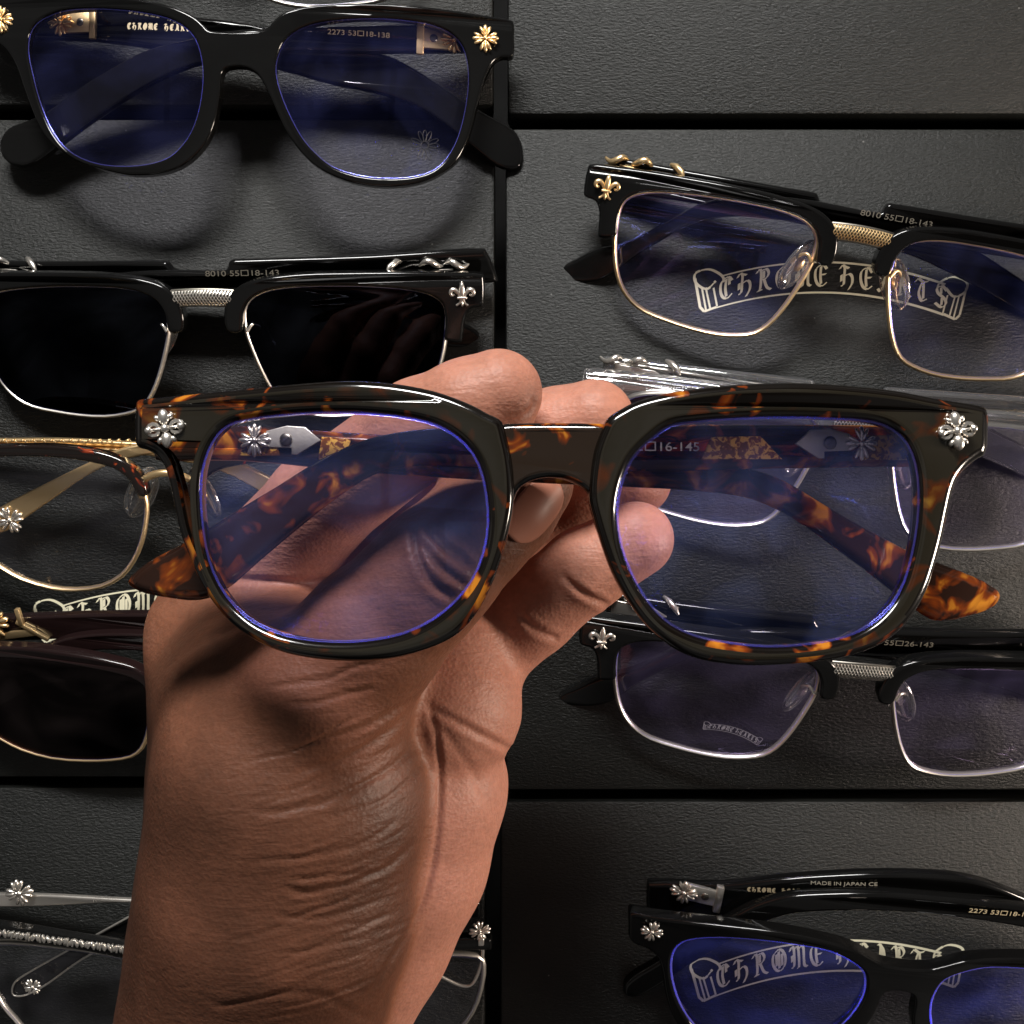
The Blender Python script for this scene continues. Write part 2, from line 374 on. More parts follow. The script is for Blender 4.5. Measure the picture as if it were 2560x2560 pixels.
class Strokes:
    def __init__(s): s.bm = bmesh.new(); s.z = 0.0
    def stroke(s, pts, nib=(.5, .42), lift=.002, th=.05):
        """broad-nib pen stroke along flat points"""
        s.z += lift
        nb = Vector((nib[0], nib[1], 0)) * .5
        for a, b in zip(pts[:-1], pts[1:]):
            s.z += lift * .02
            a3 = Vector((a[0], a[1], s.z)); b3 = Vector((b[0], b[1], s.z))
            d = (b3 - a3)
            if d.length < 1e-4: continue
            perp = Vector((-d.y, d.x, 0)).normalized() * th
            n2 = nb if abs(d.normalized().cross(nb.normalized()).z) > .25 else perp * 1.2
            if (n2.cross(d)).z > 0: n2 = -n2
            n2 = n2 + perp * (0.6 if n2.dot(perp) > 0 else -.6)
            v = [s.bm.verts.new(a3 - n2), s.bm.verts.new(b3 - n2), s.bm.verts.new(b3 + n2), s.bm.verts.new(a3 + n2)]
            s.bm.faces.new(v)
    def me(s):
        for f in s.bm.faces:
            f.normal_update()
            if f.normal.z < 0: f.normal_flip()
        me = bpy.data.meshes.new('print'); s.bm.to_mesh(me); s.bm.free(); return me
def banner(scale=1.0, curve=True):
    """arched ribbon with blackletter words; local mm, centred, 78.7 mm wide"""
    st = Strokes(); k = scale
    def arc(x, off): return off - 6.2 * (x / 35.0) ** 2 * (1 if curve else .3)
    XL, XR = -34.5, 32.0
    def ln(pts, w=.26): st.stroke([(p[0] * k, p[1] * k) for p in pts], (w * k, w * .7 * k), th=.17 * k)
    top = [(x, arc(x, 7.5)) for x in np.linspace(XL + 3, XR, 28)]
    bot = [(x, arc(x, -1.1)) for x in np.linspace(XL, XR, 28)]
    ln(top, .5); ln(bot, .5)
    for sg in (-1, 1):
        x0 = -33 if sg < 0 else 32.2
        ln(smooth_open([(x0 + sg * 0, arc(x0, 6.6)), (x0 + sg * 2.5, arc(x0, 4.2)), (x0 + sg * 5.6, arc(x0, 5.8)), (x0 + sg * 5.8, arc(x0, 8.6)), (x0 + sg * 2.0, arc(x0, 9.8)), (x0 - sg * 1.6, arc(x0, 8.2)), (x0 - sg * 2.4, arc(x0, 6.4))], 5), .5)
        ln([(x0 + sg * 5.9, arc(x0, 7.0)), (x0 + sg * 4.2, arc(x0, -1.0)), (x0 + sg * 3.0, arc(x0, -2.2)), (x0 - sg * .4, arc(x0, -.8))], .5)
        ln([(x0 + sg * 3.9, arc(x0, 4.6)), (x0 + sg * 2.5, arc(x0, -1.8))], .3)
        ln([(x0 + sg * 2.8, arc(x0, 4.6)), (x0 + sg * 1.3, arc(x0, -1.4))], .3)
        ln([(x0 + sg * .6, arc(x0, 4.6)), (x0 - sg * .6, arc(x0, -.6))], .3)
    x = -32.2
    for ch in 'CHROME HEARTS':
        if ch == ' ': x += 2.2; continue
        w, h = 4.9, 6.1
        base = arc(x + w / 2, .7); sl = -2 * 6.2 * (x + w / 2) / 35.0 ** 2 * .9
        for s_ in GL[ch]:
            pts = [((x + p[0] * w) * k, (base + p[1] * h + sl * (p[0] - .5) * w) * k) for p in smooth_open(s_, 3)]
            st.stroke(pts, (.62 * k, .46 * k), th=.09 * k)
        x += 5.34
    return st.me()
def text_me(s, size, bold=0.0):
    cu = bpy.data.curves.new('t', 'FONT'); cu.body = s; cu.size = size; cu.extrude = .02; cu.offset = bold
    cu.align_x = 'CENTER'; cu.align_y = 'CENTER'
    ob = bpy.data.objects.new('t', cu); COL.objects.link(ob)
    dg = bpy.context.evaluated_depsgraph_get(); me = bpy.data.meshes.new_from_object(ob.evaluated_get(dg))
    bpy.data.objects.remove(ob); bpy.data.curves.remove(cu); me.materials.clear()
    for p in me.polygons: p.material_index = 0
    return me
def put_text(s, size, x, y, z, parent, m, R, name='size_text', rot=0.0, bold=0.0, sx=1.0):
    me = text_me(s, size, bold)
    me.transform(Matrix.Translation((x, y, z)) @ Matrix.Rotation(rot, 4, 'Z') @ Matrix.Diagonal((sx, 1, 1, 1)))
    return link(name, me, m, parent, 0, bend=R)

# ------------------------------------------------------------------ the setting: table and boxes
bm = bmesh.new(); box_bm(bm, Vector((0, 0, -47)), 900, 900, 4)
tag(link('table_surface', to_me(bm), M['table'], None, 0), kind='structure')

def px_rect(x0, y0, x1, y1):
    a = P(x0, y1, 0); b = P(x1, y0, 0); return a.x, a.y, b.x, b.y
BG = 'black leatherette boxes under the glasses'
def lid_box(x0, y0, x1, y1, label, logo=None, dz=0.0, rz=0.0):
    ax, ay, bx, by = px_rect(x0, y0, x1, y1)
    cx, cy = (ax + bx) / 2, (ay + by) / 2; w, h = bx - ax, by - ay
    m = Matrix.Translation((cx * MM, cy * MM, -.045)) @ Matrix.Rotation(math.radians(rz), 4, 'Z')
    e = empty('eyewear_box', m, label, 'box', BG)
    bm = bmesh.new(); box_bm(bm, Vector((0, 0, 39.0 + dz)), w, h, 12, 0, 1.1)
    link('lid', to_me(bm), M['leather'], e, 40)
    bm = bmesh.new(); box_bm(bm, Vector((0, 0, 16.3)), w - 1.2, h - 1.2, 32.6, 0, .8)
    link('base', to_me(bm), M['leather'], e, 40)
    if logo:
        q = P(logo[0], logo[1], 0)
        me = banner(); me.transform(Matrix.Translation((q.x - cx, q.y - cy, 45.03 + dz)) @ Matrix.Rotation(math.radians(logo[2]), 4, 'Z'))
        link('printed_logo', me, M['foil'], e, 0)
    return e
lid_box(-560, -1400, 1233, 263, 'black box at the top left, mostly covered by the black glasses with gold crosses')
lid_box(1269, -1400, 3100, 285, 'bare black box with nothing on it, in the top right corner')
lid_box(-560, 297, 1237, 1944, 'black box under the sunglasses and behind the wrist, in the middle left', (432, 1537, 0))
lid_box(1264, 321, 3100, 1976, 'black box in the middle right carrying the three browline glasses', (2080, 722, -2.0))
lid_box(-560, 1968, 1213, 3500, 'black box at the bottom left under the silver thin framed glasses')
lid_box(1251, 2003, 3100, 3700, 'black box at the bottom right under the black glasses with silver crosses', (2072, 2418, 3.0))

# ------------------------------------------------------------------ glasses helpers
def pts_un(pose, pts, off=0.0, flat=False): return [pose.un(x, y, off, flat) for x, y in pts]
def wrapz(x, R): return -x * x / (2 * R)
def shrink(poly, d):
    """move a closed polygon inwards by d"""
    n = len(poly); A = np.array(poly); area2 = np.sum(A[:, 0] * np.roll(A[:, 1], -1) - np.roll(A[:, 0], -1) * A[:, 1])
    t = np.roll(A, -1, 0) - np.roll(A, 1, 0); t /= (np.linalg.norm(t, axis=1, keepdims=True) + 1e-9)
    nrm = np.stack([-t[:, 1], t[:, 0]], 1) * (1 if area2 > 0 else -1)
    return [tuple(p) for p in A + nrm * d]
def make_lens(poly, e, m, R, z=-1.0, edge='edge', ew=.42, name='lens', prism=None):
    me = plate([poly], 1.6, .15, z, R, 1)
    o = link(name, me, M[m], e, 40)
    bm = bmesh.new()
    q = shrink(poly, ew * .6)
    tube_bm(bm, [(x, y, z + .75 + wrapz(x, R)) for x, y in q[::2]], ew * .5, 6, True, .35)
    link('lens_edge', to_me(bm), M[edge], o, 60)
    return o
def make_temple(poly, e, m, z, R, thick=3.6, name='temple', bev=1.1):
    me = plate([poly], thick, bev, z, R, 3)
    return link(name, me, m, e, 50, True)
def emblem(kind, x, y, z, s, e, m, rot=0.0, name='emblem'):
    bm = bmesh.new(); (cross_bm if kind == 'cross' else fleur_bm)(bm, (x, y, z), s, rot)
    return link(name, to_me(bm), M[m], e, 60)
def nose_pad(e, x, y, z, sg, metal, R):
    """clear oval pad, its metal cup and the wire that holds it"""
    bm = bmesh.new()
    blob_bm(bm, Vector((0, 0, 0)), 3.9, 7.4, 1.2, 0, 20)
    tube_bm(bm, [(3.95 * math.cos(a), 7.5 * math.sin(a), 0) for a in np.linspace(0, 2 * math.pi, 25)[:-1]], .38, 6, True)
    me = to_me(bm); m4 = Matrix.Translation((x, y, z)) @ Matrix.Rotation(math.radians(-24 * sg), 4, 'Z') @ Matrix.Rotation(math.radians(35 * sg), 4, 'Y')
    me.transform(m4); o = link('nose_pad', me, M['pad'], e, 60)
    bm = bmesh.new(); blob_bm(bm, Vector((0, .3, .6)), 1.3, 2.2, .9); box_bm(bm, Vector((0, .3, 1.2)), 1.2, 1.6, .8, 0, .2)
    me = to_me(bm); me.transform(m4); link('pad_cup', me, M[metal], o, 60)
    bm = bmesh.new(); tube_bm(bm, smooth_open([(x, y + .3, z + 1.0), (x - sg * .5, y + 2.5, z + 1.8), (x + sg * 1.2, y + 3.6, z + 3.4), (x + sg * 2.6, y + 1.8, z + 4.2)], 5), .45, 8)
    link('pad_wire', to_me(bm), M[metal], o, 60)

def zc(pts, ox, oy, f): return [(ox + x / f, oy + y / f) for x, y in pts]

GRP = 'glasses laid out on the boxes'

# ---- full acetate pair, traced: outline, two openings, two folded temples
def acetate_pair(e, pose, outer, holes, tR, tL, frame_m, temple_m, lens_m, thick=4.2, bev=.7, offR=-7.5, offL=-11.5, edge='edge', step=.45):
    R = pose.R
    O = smooth_closed(pts_un(pose, outer), 4)
    H = [smooth_closed(pts_un(pose, h), 4) for h in holes]
    me = plate([O] + H, thick, bev, -thick / 2, R, 3)
    link('front_frame', me, frame_m, e, 50, True)
    for h in H: make_lens(shrink(h, -.25), e, lens_m, R, -1.5, edge)
    out = []
    for T, off in ((tR, offR), (tL, offL)):
        poly = smooth_closed(pts_un(pose, T, off), 3)
        out.append(make_temple(poly, e, temple_m, off, R))
    return O, H, out

def hinge_plate(t, x, y, z, sg, metal, R, h=9.0):
    """decorated metal hinge on the inner face of a temple"""
    bm = bmesh.new()
    box_bm(bm, Vector((x, y, z)), 2.0, h, 1.6, 0, .3)
    box_bm(bm, Vector((x + sg * 5.0, y, z - .2)), 8.5, h * .6, 1.4, 0, .3)
    cross_bm(bm, (x + sg * 9.3, y, z + .6), 7.4, .0)
    h_ = link('hinge', to_me(bm), M[metal], t, 40, bend=R)
    bm = bmesh.new(); blob_bm(bm, Vector((x + sg * 3.6, y, z + .5)), 1.1, 1.1, .35); box_bm(bm, Vector((x + sg * 3.6, y, z + .85)), 1.5, .25, .1, .6)
    link('screw', to_me(bm), M['screw'], h_, 60, bend=R)
    return h_

# ------------------------------------------------------------------ 1: black glasses with gold crosses, top left
pose = Pose(602, 130, 24, -1.6, 5, 0, 260)
z1 = lambda p: zc(p, 0, 0, 1.4418)
out1 = z1([(800, 113), (870, 114), (930, 110), (960, 100), (985, 75), (1012, 50), (1060, 31), (1140, 17), (1300, 11), (1450, 16), (1600, 31), (1750, 54), (1840, 70), (1850, 76), (1853, 130), (1852, 192), (1845, 204), (1805, 206), (1782, 220), (1762, 250), (1746, 290), (1731, 340), (1716, 400), (1700, 460), (1680, 520), (1650, 575), (1600, 617), (1530, 652), (1450, 669), (1360, 671), (1270, 657), (1190, 628), (1130, 592), (1080, 543), (1030, 472), (1000, 410), (970, 342), (945, 292), (925, 265), (900, 247), (870, 239), (830, 240), (808, 248), (797, 272), (792, 330), (782, 400), (765, 465), (735, 522), (690, 571), (640, 604), (570, 625), (480, 631), (400, 618), (320, 594), (250, 563), (200, 530), (155, 480), (115, 400), (82, 310), (58, 240), (30, 190), (0, 160), (-45, 140), (-85, 132), (-92, 120), (-95, 60), (-90, -10), (-80, -18), (0, -22), (150, -24), (300, -20), (440, -10), (560, 8), (640, 30), (700, 60), (730, 86), (750, 106)])
hR = z1([(1005, 185), (1025, 145), (1065, 110), (1120, 86), (1200, 71), (1330, 63), (1450, 69), (1560, 88), (1630, 121), (1668, 165), (1686, 230), (1689, 300), (1680, 380), (1662, 460), (1640, 520), (1602, 580), (1560, 614), (1500, 634), (1420, 642), (1330, 638), (1250, 621), (1190, 596), (1140, 556), (1090, 500), (1050, 430), (1015, 350), (996, 285), (992, 235)])
hL = z1([(165, 58), (225, 36), (310, 28), (420, 31), (520, 43), (600, 61), (660, 91), (700, 132), (722, 190), (731, 260), (726, 340), (712, 410), (690, 470), (658, 520), (610, 565), (540, 590), (450, 599), (360, 592), (290, 570), (235, 535), (190, 480), (160, 420), (135, 350), (112, 260), (98, 180), (105, 120), (128, 82)])
tR1 = z1([(1800, 92), (1790, 90), (1500, 92), (1250, 98), (1010, 105), (870, 112), (760, 125), (690, 145), (600, 164), (500, 199), (400, 254), (300, 314), (180, 402), (100, 440), (35, 468), (8, 510), (12, 560), (50, 598), (110, 600), (165, 570), (245, 508), (330, 445), (450, 365), (560, 300), (700, 240), (900, 205), (1050, 188), (1250, 192), (1500, 192), (1790, 188), (1800, 186)])
tL1 = z1([(-30, 30), (-20, 28), (350, 38), (700, 65), (900, 90), (1100, 140), (1270, 180), (1400, 204), (1500, 254), (1600, 318), (1680, 370), (1760, 418), (1850, 470), (1880, 520), (1883, 595), (1860, 615), (1790, 600), (1700, 530), (1600, 450), (1480, 378), (1350, 335), (1200, 305), (1000, 250), (700, 200), (350, 150), (-20, 142), (-30, 140)])
g = empty('eyeglasses', pose.matrix(), 'black square glasses with gold crosses and gold hinges, in the top left corner', 'glasses', GRP)
O1, H1, T1 = acetate_pair(g, pose, out1, [hR, hL], tR1, tL1, M['black'], M['black'], 'lens')
for zx, zy in ((1750, 140), (5, 72)):
    x, y = pose.un(zx / 1.4418, zy / 1.4418); emblem('cross', x, y, wrapz(x, pose.R) + .3, 7.2, g, 'gold', math.radians(2))
x, y = pose.un(1518 / 1.4418, 146 / 1.4418, -7.5); hinge_plate(T1[0], x, y, -4.9, 1, 'gold', 260, h=9.0)
x, y = pose.un(348 / 1.4418, 92 / 1.4418, -11.5); hinge_plate(T1[1], x, y, -8.6, -1, 'gold', 260, h=9.0)
x, y = pose.un(1296 / 1.4418, 129 / 1.4418, -7.5); put_text('2273 53\u25a118-138', 1.9, x, y, -5.66, T1[0], M['text_gold'], 260, rot=0, sx=1.25)
x, y = pose.un(555 / 1.4418, 104 / 1.4418, -11.5)
st = Strokes(); cx = -8.5
for ch in 'CHROME HEARTS':
    if ch != ' ':
        for s_ in GL[ch]: st.stroke([(cx + p[0] * 1.25, (p[1] - .5) * 1.7) for p in s_], (.26, .18), .001, .05)
    cx += 1.5
me = st.me(); me.transform(Matrix.Translation((x + 1.5, y, -9.66)) @ Matrix.Rotation(math.radians(-2), 4, 'Z')); link('brand_text', me, M['text_gold'], T1[1], 0, bend=260)
# printed cross on the right lens
x, y = pose.un(1531 / 1.4418, 525 / 1.4418, -1)
bm = bmesh.new()
for k in range(4):
    for da in (-.42, 0, .42):
        a = k * math.pi / 2 + da; p0 = Vector((-math.sin(a), math.cos(a), 0)); s0 = Vector((p0.y, -p0.x, 0))
        lp = [p0 * (1.0 + 3.0 * (.5 - .5 * math.cos(t))) + s0 * (.52 * math.sin(t)) for t in np.linspace(0, 2 * math.pi, 14)[:-1]]
        tube_bm(bm, [(x + q.x, y + q.y, -.55 + wrapz(x, pose.R)) for q in lp], .07, 4, True)
tube_bm(bm, [(x + math.cos(t), y + math.sin(t), -.55 + wrapz(x, pose.R)) for t in np.linspace(0, 2 * math.pi, 16)[:-1]], .08, 4, True)
link('lens_mark', to_me(bm), M['demo_dark'], g, 0)

# ------------------------------------------------------------------ browline template, traced on the pair at the right
poseT = Pose(2147, 612, 22.5, -10.5, 20, 0, 300)
z2 = lambda p: zc(p, 1340, 340, 1.5836)
brow_l = pts_un(poseT, z2([(206, 124), (214, 112), (330, 122), (450, 138), (600, 163), (750, 190), (900, 220), (1000, 247), (1080, 275), (1140, 308), (1178, 350), (1193, 400), (1188, 465), (1165, 508), (1130, 512), (1112, 500), (1112, 470), (1118, 425), (1104, 372), (1060, 330), (980, 296), (850, 266), (700, 240), (560, 224), (450, 221), (390, 231), (350, 256), (332, 292), (322, 345), (316, 395), (290, 402), (250, 398), (246, 385), (250, 300), (236, 258), (195, 240), (189, 228)]))
lens_l = pts_un(poseT, z2([(331, 292), (320, 350), (313, 420), (315, 500), (325, 560), (345, 612), (380, 660), (430, 698), (520, 735), (620, 768), (720, 790), (810, 794), (870, 785), (920, 755), (970, 703), (1020, 635), (1060, 572), (1095, 510), (1114, 450), (1118, 405), (1100, 363), (1050, 324), (950, 288), (800, 256), (650, 233), (500, 221), (400, 230), (352, 255)]))
LB = dict(
 brow=smooth_closed(brow_l, 3), lens=smooth_closed(lens_l, 4),
 tR=smooth_closed(pts_un(poseT, z2([(2330, 412), (2322, 405), (2100, 372), (1932, 350), (1420, 268), (1400, 266), (1385, 272), (1370, 296), (1355, 302), (1120, 258), (960, 238), (850, 232), (760, 238), (680, 258), (600, 292), (500, 347), (400, 400), (320, 428), (250, 440), (150, 490), (82, 525), (74, 545), (92, 570), (160, 580), (240, 572), (300, 545), (400, 470), (530, 395), (650, 340), (760, 318), (900, 325), (1120, 352), (1370, 398), (1932, 490), (2322, 545), (2330, 538)]), -8.0), 3),
 tL=smooth_closed(pts_un(poseT, z2([(288, 92), (296, 86), (600, 135), (1000, 205), (1095, 222), (1110, 228), (1124, 258), (1140, 268), (1370, 318), (1560, 372), (1720, 440), (1880, 540), (2000, 620), (2130, 690), (2170, 740), (2150, 785), (2060, 770), (1950, 720), (1800, 630), (1650, 550), (1500, 480), (1300, 420), (1100, 360), (600, 262), (300, 215), (290, 208)]), -12.5), 3),
 eb=poseT.un(1340 + 280 / 1.5836, 340 + 203 / 1.5836),
 orn=[poseT.un(1340 + x / 1.5836, 340 + y / 1.5836, -11.5) for x, y in ((320, 96), (420, 110), (556, 132))],
 text=poseT.un(1340 + 1430 / 1.5836, 340 + 322 / 1.5836, -6.2))
def mir(poly): return [(-x, y) for x, y in poly][::-1]
def browline(pose, label, cat, name, brow_m, metal, rim_m, lens_m, edge='edge', text=None, demo=None, tm=None, group=GRP):
    g = empty(name, pose.matrix(), label, cat, group); R = pose.R
    for sg in (-1, 1):
        br = LB['brow'] if sg < 0 else mir(LB['brow']); le = LB['lens'] if sg < 0 else mir(LB['lens'])
        link('brow_bar', plate([br], 5.0, .9, -1.3, R, 3), M[brow_m], g, 50, True)
        make_lens(shrink(le, .15), g, lens_m, R, -2.3, edge, .34)
        bm = bmesh.new(); tube_bm(bm, [(x, y, wrapz(x, R) - 2.3) for x, y in le[::2]], .68, 8, True, 1.5)
        link('rim', to_me(bm), M[rim_m], g, 60)
        emblem('fleur', sg * -LB['eb'][0] if sg > 0 else LB['eb'][0], LB['eb'][1], wrapz(LB['eb'][0], R) + 1.5, 6.6, g, metal)
        nose_pad(g, sg * 13.4, -8.6, -5.6, -sg, metal, R)
    # woven-pattern metal bridge
    bm = bmesh.new()
    nx, ny = 30, 8; vs = []
    for i in range(nx + 1):
        row = []
        for j in range(ny + 1):
            u = i / nx * 2 - 1; v = j / ny * 2 - 1
            row.append(bm.verts.new((u * 8.2, 2.2 + v * 2.0 + 1.0 * (1 - u * u) * .5, .6 - .9 * v * v + .9 * (1 - u * u))))
        vs.append(row)
    for i in range(nx):
        for j in range(ny): bm.faces.new((vs[i][j], vs[i + 1][j], vs[i + 1][j + 1], vs[i][j + 1]))
    bmesh.ops.solidify(bm, geom=bm.faces[:], thickness=1.1)
    for sg_ in (-1, 1): tube_bm(bm, [(u_ * 8.2, 2.2 + sg_ * 2.0 + .5 * (1 - u_ * u_), -.3 + .9 * (1 - u_ * u_)) for u_ in np.linspace(-1, 1, 9)], .45, 6)
    br = link('bridge', to_me(bm), M['screw'], g, 60)
    bm = bmesh.new()
    for i in range(-10, 11):
        for d in (-1, 1):
            pts = []
            for k in range(7):
                v = k / 6 * 2 - 1; u = (i * .85 + d * v * 1.1) / 8.2
                if abs(u) > .97: continue
                pts.append((u * 8.2, 2.2 + v * 1.9 + .5 * (1 - u * u), .95 - .9 * v * v + .9 * (1 - u * u)))
            if len(pts) > 1: tube_bm(bm, pts, .13, 5)
    link('woven_relief', to_me(bm), M[metal], br, 60)
    tm = tm or brow_m
    tR = make_temple(LB['tR'], g, M[tm], -8.0, R); tL = make_temple(LB['tL'], g, M[tm], -12.5, R)
    for t, sg, dz in ((tL, 1, 0), (tR, -1, 4.5)):
        bm = bmesh.new()
        for k, (x, y) in enumerate(LB['orn']):
            z = -10.6 + dz; x = x * sg
            if k < 2:
                pts = [(x + a * 3.2 * sg, y + .3 + .9 * math.sin(a * 3.0 + k), z + 1.2 * math.cos(a * 2.5)) for a in np.linspace(-1, 1, 9)]
                tube_bm(bm, pts, [.35, .6, .8, .9, .85, .9, .8, .6, .35], 8)
            else:
                tube_bm(bm, [(x - 1.6 * sg, y + .9, z - 2), (x - .3 * sg, y + .8, z), (x + 1.3 * sg, y - .4, z + 1.6), (x + 2.2 * sg, y - 1.8, z + 1.9)], [.5, .9, .9, .35], 8)
        # arrow-shaped plate on the inner face
        x0, y0 = LB['orn'][1]; x0 *= sg
        ap = [(x0 - 6, -6 + y0), (x0 + 5 * 1, -5.5 + y0), (x0 + 9, -3.6 + y0), (x0 + 5, -1.6 + y0), (x0 - 6, -1.2 + y0)] if sg > 0 else [(x0 + 6, -6 + y0), (x0 + 6, -1.2 + y0), (x0 - 5, -1.6 + y0), (x0 - 9, -3.6 + y0), (x0 - 5, -5.5 + y0)]
        link('ornament', to_me(bm), M[metal], t, 60, bend=R)
        link('hinge_plate', plate([ap], .8, .2, -12.5 + 1.9 if sg > 0 else -8 + 1.9, R), M[metal], t, 40)
    if text:
        x, y = LB['text']; put_text(text, 2.1, x, y - .4, -6.15, tR, M['text_dim'], R, rot=math.radians(.5), sx=1.35)
    if demo:
        x, y = demo; m2 = banner(.22, True); m2.transform(Matrix.Translation((x, y, -1.30 + wrapz(x, R))) @ Matrix.Rotation(math.radians(-14), 4, 'Z'))
        link('lens_print', m2, M['demo'], g, 0)
    return g

browline(poseT, 'black browline glasses with gold lilies and gold rims, upper right above the printed banner', 'glasses', 'eyeglasses', 'black', 'gold', 'rim_gold', 'lens', text='8010 55\u25a118-143')
p3 = Pose(509, 768, 22.5, 0.1, 20, 0, 300)
browline(p3, 'black browline sunglasses with dark lenses and silver lilies, above the tortoiseshell pair', 'sunglasses', 'sunglasses', 'black', 'silver', 'rim_silver', 'lens_dark', 'edge_dim', text='8010 55\u25a118-143')
p4 = Pose(2151, 1085, 22.5, -6.0, 20, 0, 300)
g4 = browline(p4, 'clear crystal browline glasses with silver fittings, partly behind the right end of the tortoiseshell frame', 'glasses', 'eyeglasses', 'crystal', 'silver', 'rim_silver', 'lens_purple', 'edge')
for t_, sg in ((g4.children, 1),):
    for o_ in [c for c in g4.children if c.name.startswith('temple')]:
        k_ = 1 if o_.name == [c.name for c in g4.children if c.name.startswith('temple')][0] else -1
        zc_ = -8.0 if k_ == 1 else -12.5
        ys = LB['orn'][2][1] - 1.6
        bm = bmesh.new(); tube_bm(bm, [(k_ * x_, ys - .02 * abs(60 - x_), zc_ - x_ * x_ / 600) for x_ in np.linspace(66, 8, 14)], .55, 8)
        box_bm(bm, Vector((k_ * 60, ys, zc_ - 6)), 7, 3.2, 1.2, 0, .3)
        link('metal_core', to_me(bm), M['silver'], o_, 60)
p7 = Pose(2152, 1697, 25, -4.6, 25, 0, 300)
browline(p7, 'black browline glasses with silver lilies and silver rims, lower right below the held pair', 'glasses', 'eyeglasses', 'black', 'silver', 'rim_silver', 'lens_purple', 'edge', text='8010 55\u25a126-143', demo=(-30, -22))

# ------------------------------------------------------------------ 8: black glasses with silver crosses, bottom right
p8 = Pose(2257, 2452, 26, -6.0, 22, 0, 260)
z8 = lambda p: zc(p, 1500, 2100, 1.8226)
half8 = z8([(1385, 582), (1300, 575), (1235, 545), (1150, 500), (1000, 458), (800, 422), (500, 387), (240, 356), (140, 338), (132, 345), (130, 400), (133, 450), (160, 480), (215, 500), (262, 540), (282, 600), (295, 690), (320, 780), (370, 870), (450, 950), (590, 1010), (760, 1030), (940, 1010), (1080, 960), (1180, 890), (1250, 800), (1285, 720), (1315, 695), (1385, 695)])
hole8 = z8([(325, 540), (322, 610), (338, 690), (370, 770), (425, 850), (505, 910), (640, 955), (780, 965), (940, 942), (1060, 890), (1150, 810), (1205, 720), (1216, 650), (1205, 605), (1160, 565), (1052, 512), (900, 482), (700, 457), (500, 449), (390, 464), (345, 495)])
o8 = pts_un(p8, half8); h8 = pts_un(p8, hole8)
cx8 = (o8[0][0] + o8[-1][0]) / 2
o8 = [(x - cx8, y) for x, y in o8]; h8 = [(x - cx8, y) for x, y in h8]
O8 = smooth_closed(o8[1:-1] + [(-x, y) for x, y in o8[1:-1]][::-1], 4)
g = empty('eyeglasses', p8.matrix(), 'black glasses with silver crosses over a printed banner, in the bottom right corner', 'glasses', GRP)
g.matrix_world = p8.matrix() @ Matrix.Translation((cx8 * MM, 0, 0))
H8 = [smooth_closed(h8, 4), smooth_closed(mir(h8), 4)]
link('front_frame', plate([O8] + H8, 4.6, .8, -2.3, 260, 3), M['black'], g, 50, True)
for h in H8: make_lens(shrink(h, -.25), g, 'lens_blue', 260, -1.5, 'edge_blue', .7)
tL8 = [(x - cx8, y) for x, y in pts_un(p8, z8([(215, 190), (222, 184), (555, 192), (800, 166), (1000, 150), (1300, 138), (1600, 150), (1750, 180), (1932, 250), (2100, 330), (2230, 410), (2300, 480), (2290, 530), (2220, 530), (2100, 460), (1932, 370), (1750, 290), (1500, 240), (1100, 250), (800, 290), (555, 330), (222, 330), (215, 322)]), -11.5)]
tR8 = [(x - cx8, y) for x, y in pts_un(p8, z8([(2420, 380), (2400, 372), (2200, 330), (1932, 290), (1600, 252), (1300, 227), (1000, 231), (850, 243), (700, 283), (580, 345), (400, 440), (250, 545), (150, 605), (108, 648), (112, 690), (160, 702), (250, 660), (400, 560), (600, 440), (750, 360), (900, 318), (1300, 310), (1600, 335), (1932, 385), (2400, 480), (2420, 470)]), -7.5)]
TL8 = make_temple(smooth_closed(tL8, 3), g, M['black'], -11.5, 260); TR8 = make_temple(smooth_closed(tR8, 3), g, M['black'], -7.5, 260)
def loc8(zx, zy, off=0, flat=False):
    x, y = p8.un(1500 + zx / 1.8226, 2100 + zy / 1.8226, off, flat); return x - cx8, y
x, y = loc8(236, 412, 0, False)
for s_ in (-1, 1): emblem('cross', x if s_ < 0 else -x, y, wrapz(x, 260) + .4, 6.4, g, 'silver', math.radians(-8))
x, y = loc8(535, 245, -11.5); hp = hinge_plate(TL8, x, y, -9.4, -1, 'silver', 260, h=8.5)
x, y = loc8(2330, 400, -7.5); hinge_plate(TR8, x, y, -5.4, 1, 'silver', 260, h=8.5)
x, y = loc8(1105, 180, -11.5); put_text('MADE IN JAPAN CE', 1.6, x, y, -9.66, TL8, M['text_dim2'], 260, rot=math.radians(9), sx=1.25)
x, y = loc8(1820, 312, -7.5); put_text('2273 53\u25a118-138', 1.9, x, y, -5.66, TR8, M['text_gold'], 260, rot=math.radians(-2), sx=1.35)
x, y = loc8(810, 210, -11.5); st = Strokes(); cx = -8.2
for ch in 'CHROME HEARTS':
    if ch != ' ':
        for s_ in GL[ch]: st.stroke([(cx + p[0] * 1.1, (p[1] - .5) * 1.4) for p in s_], (.24, .17), .001, .05)
    cx += 1.28
me = st.me(); me.transform(Matrix.Translation((x, y, -9.66)) @ Matrix.Rotation(math.radians(11), 4, 'Z')); link('brand_text', me, M['text_gold'], TL8, 0, bend=260)

# ------------------------------------------------------------------ 11: rim at the top edge
p11 = Pose(450, -306, 22.5, -1, 16, 0, 300)
browline(p11, 'dark glasses almost out of view, only a curved rim showing at the top edge', 'glasses', 'eyeglasses', 'black', 'silver', 'rim_silver', 'lens_clear', 'edge_dim')

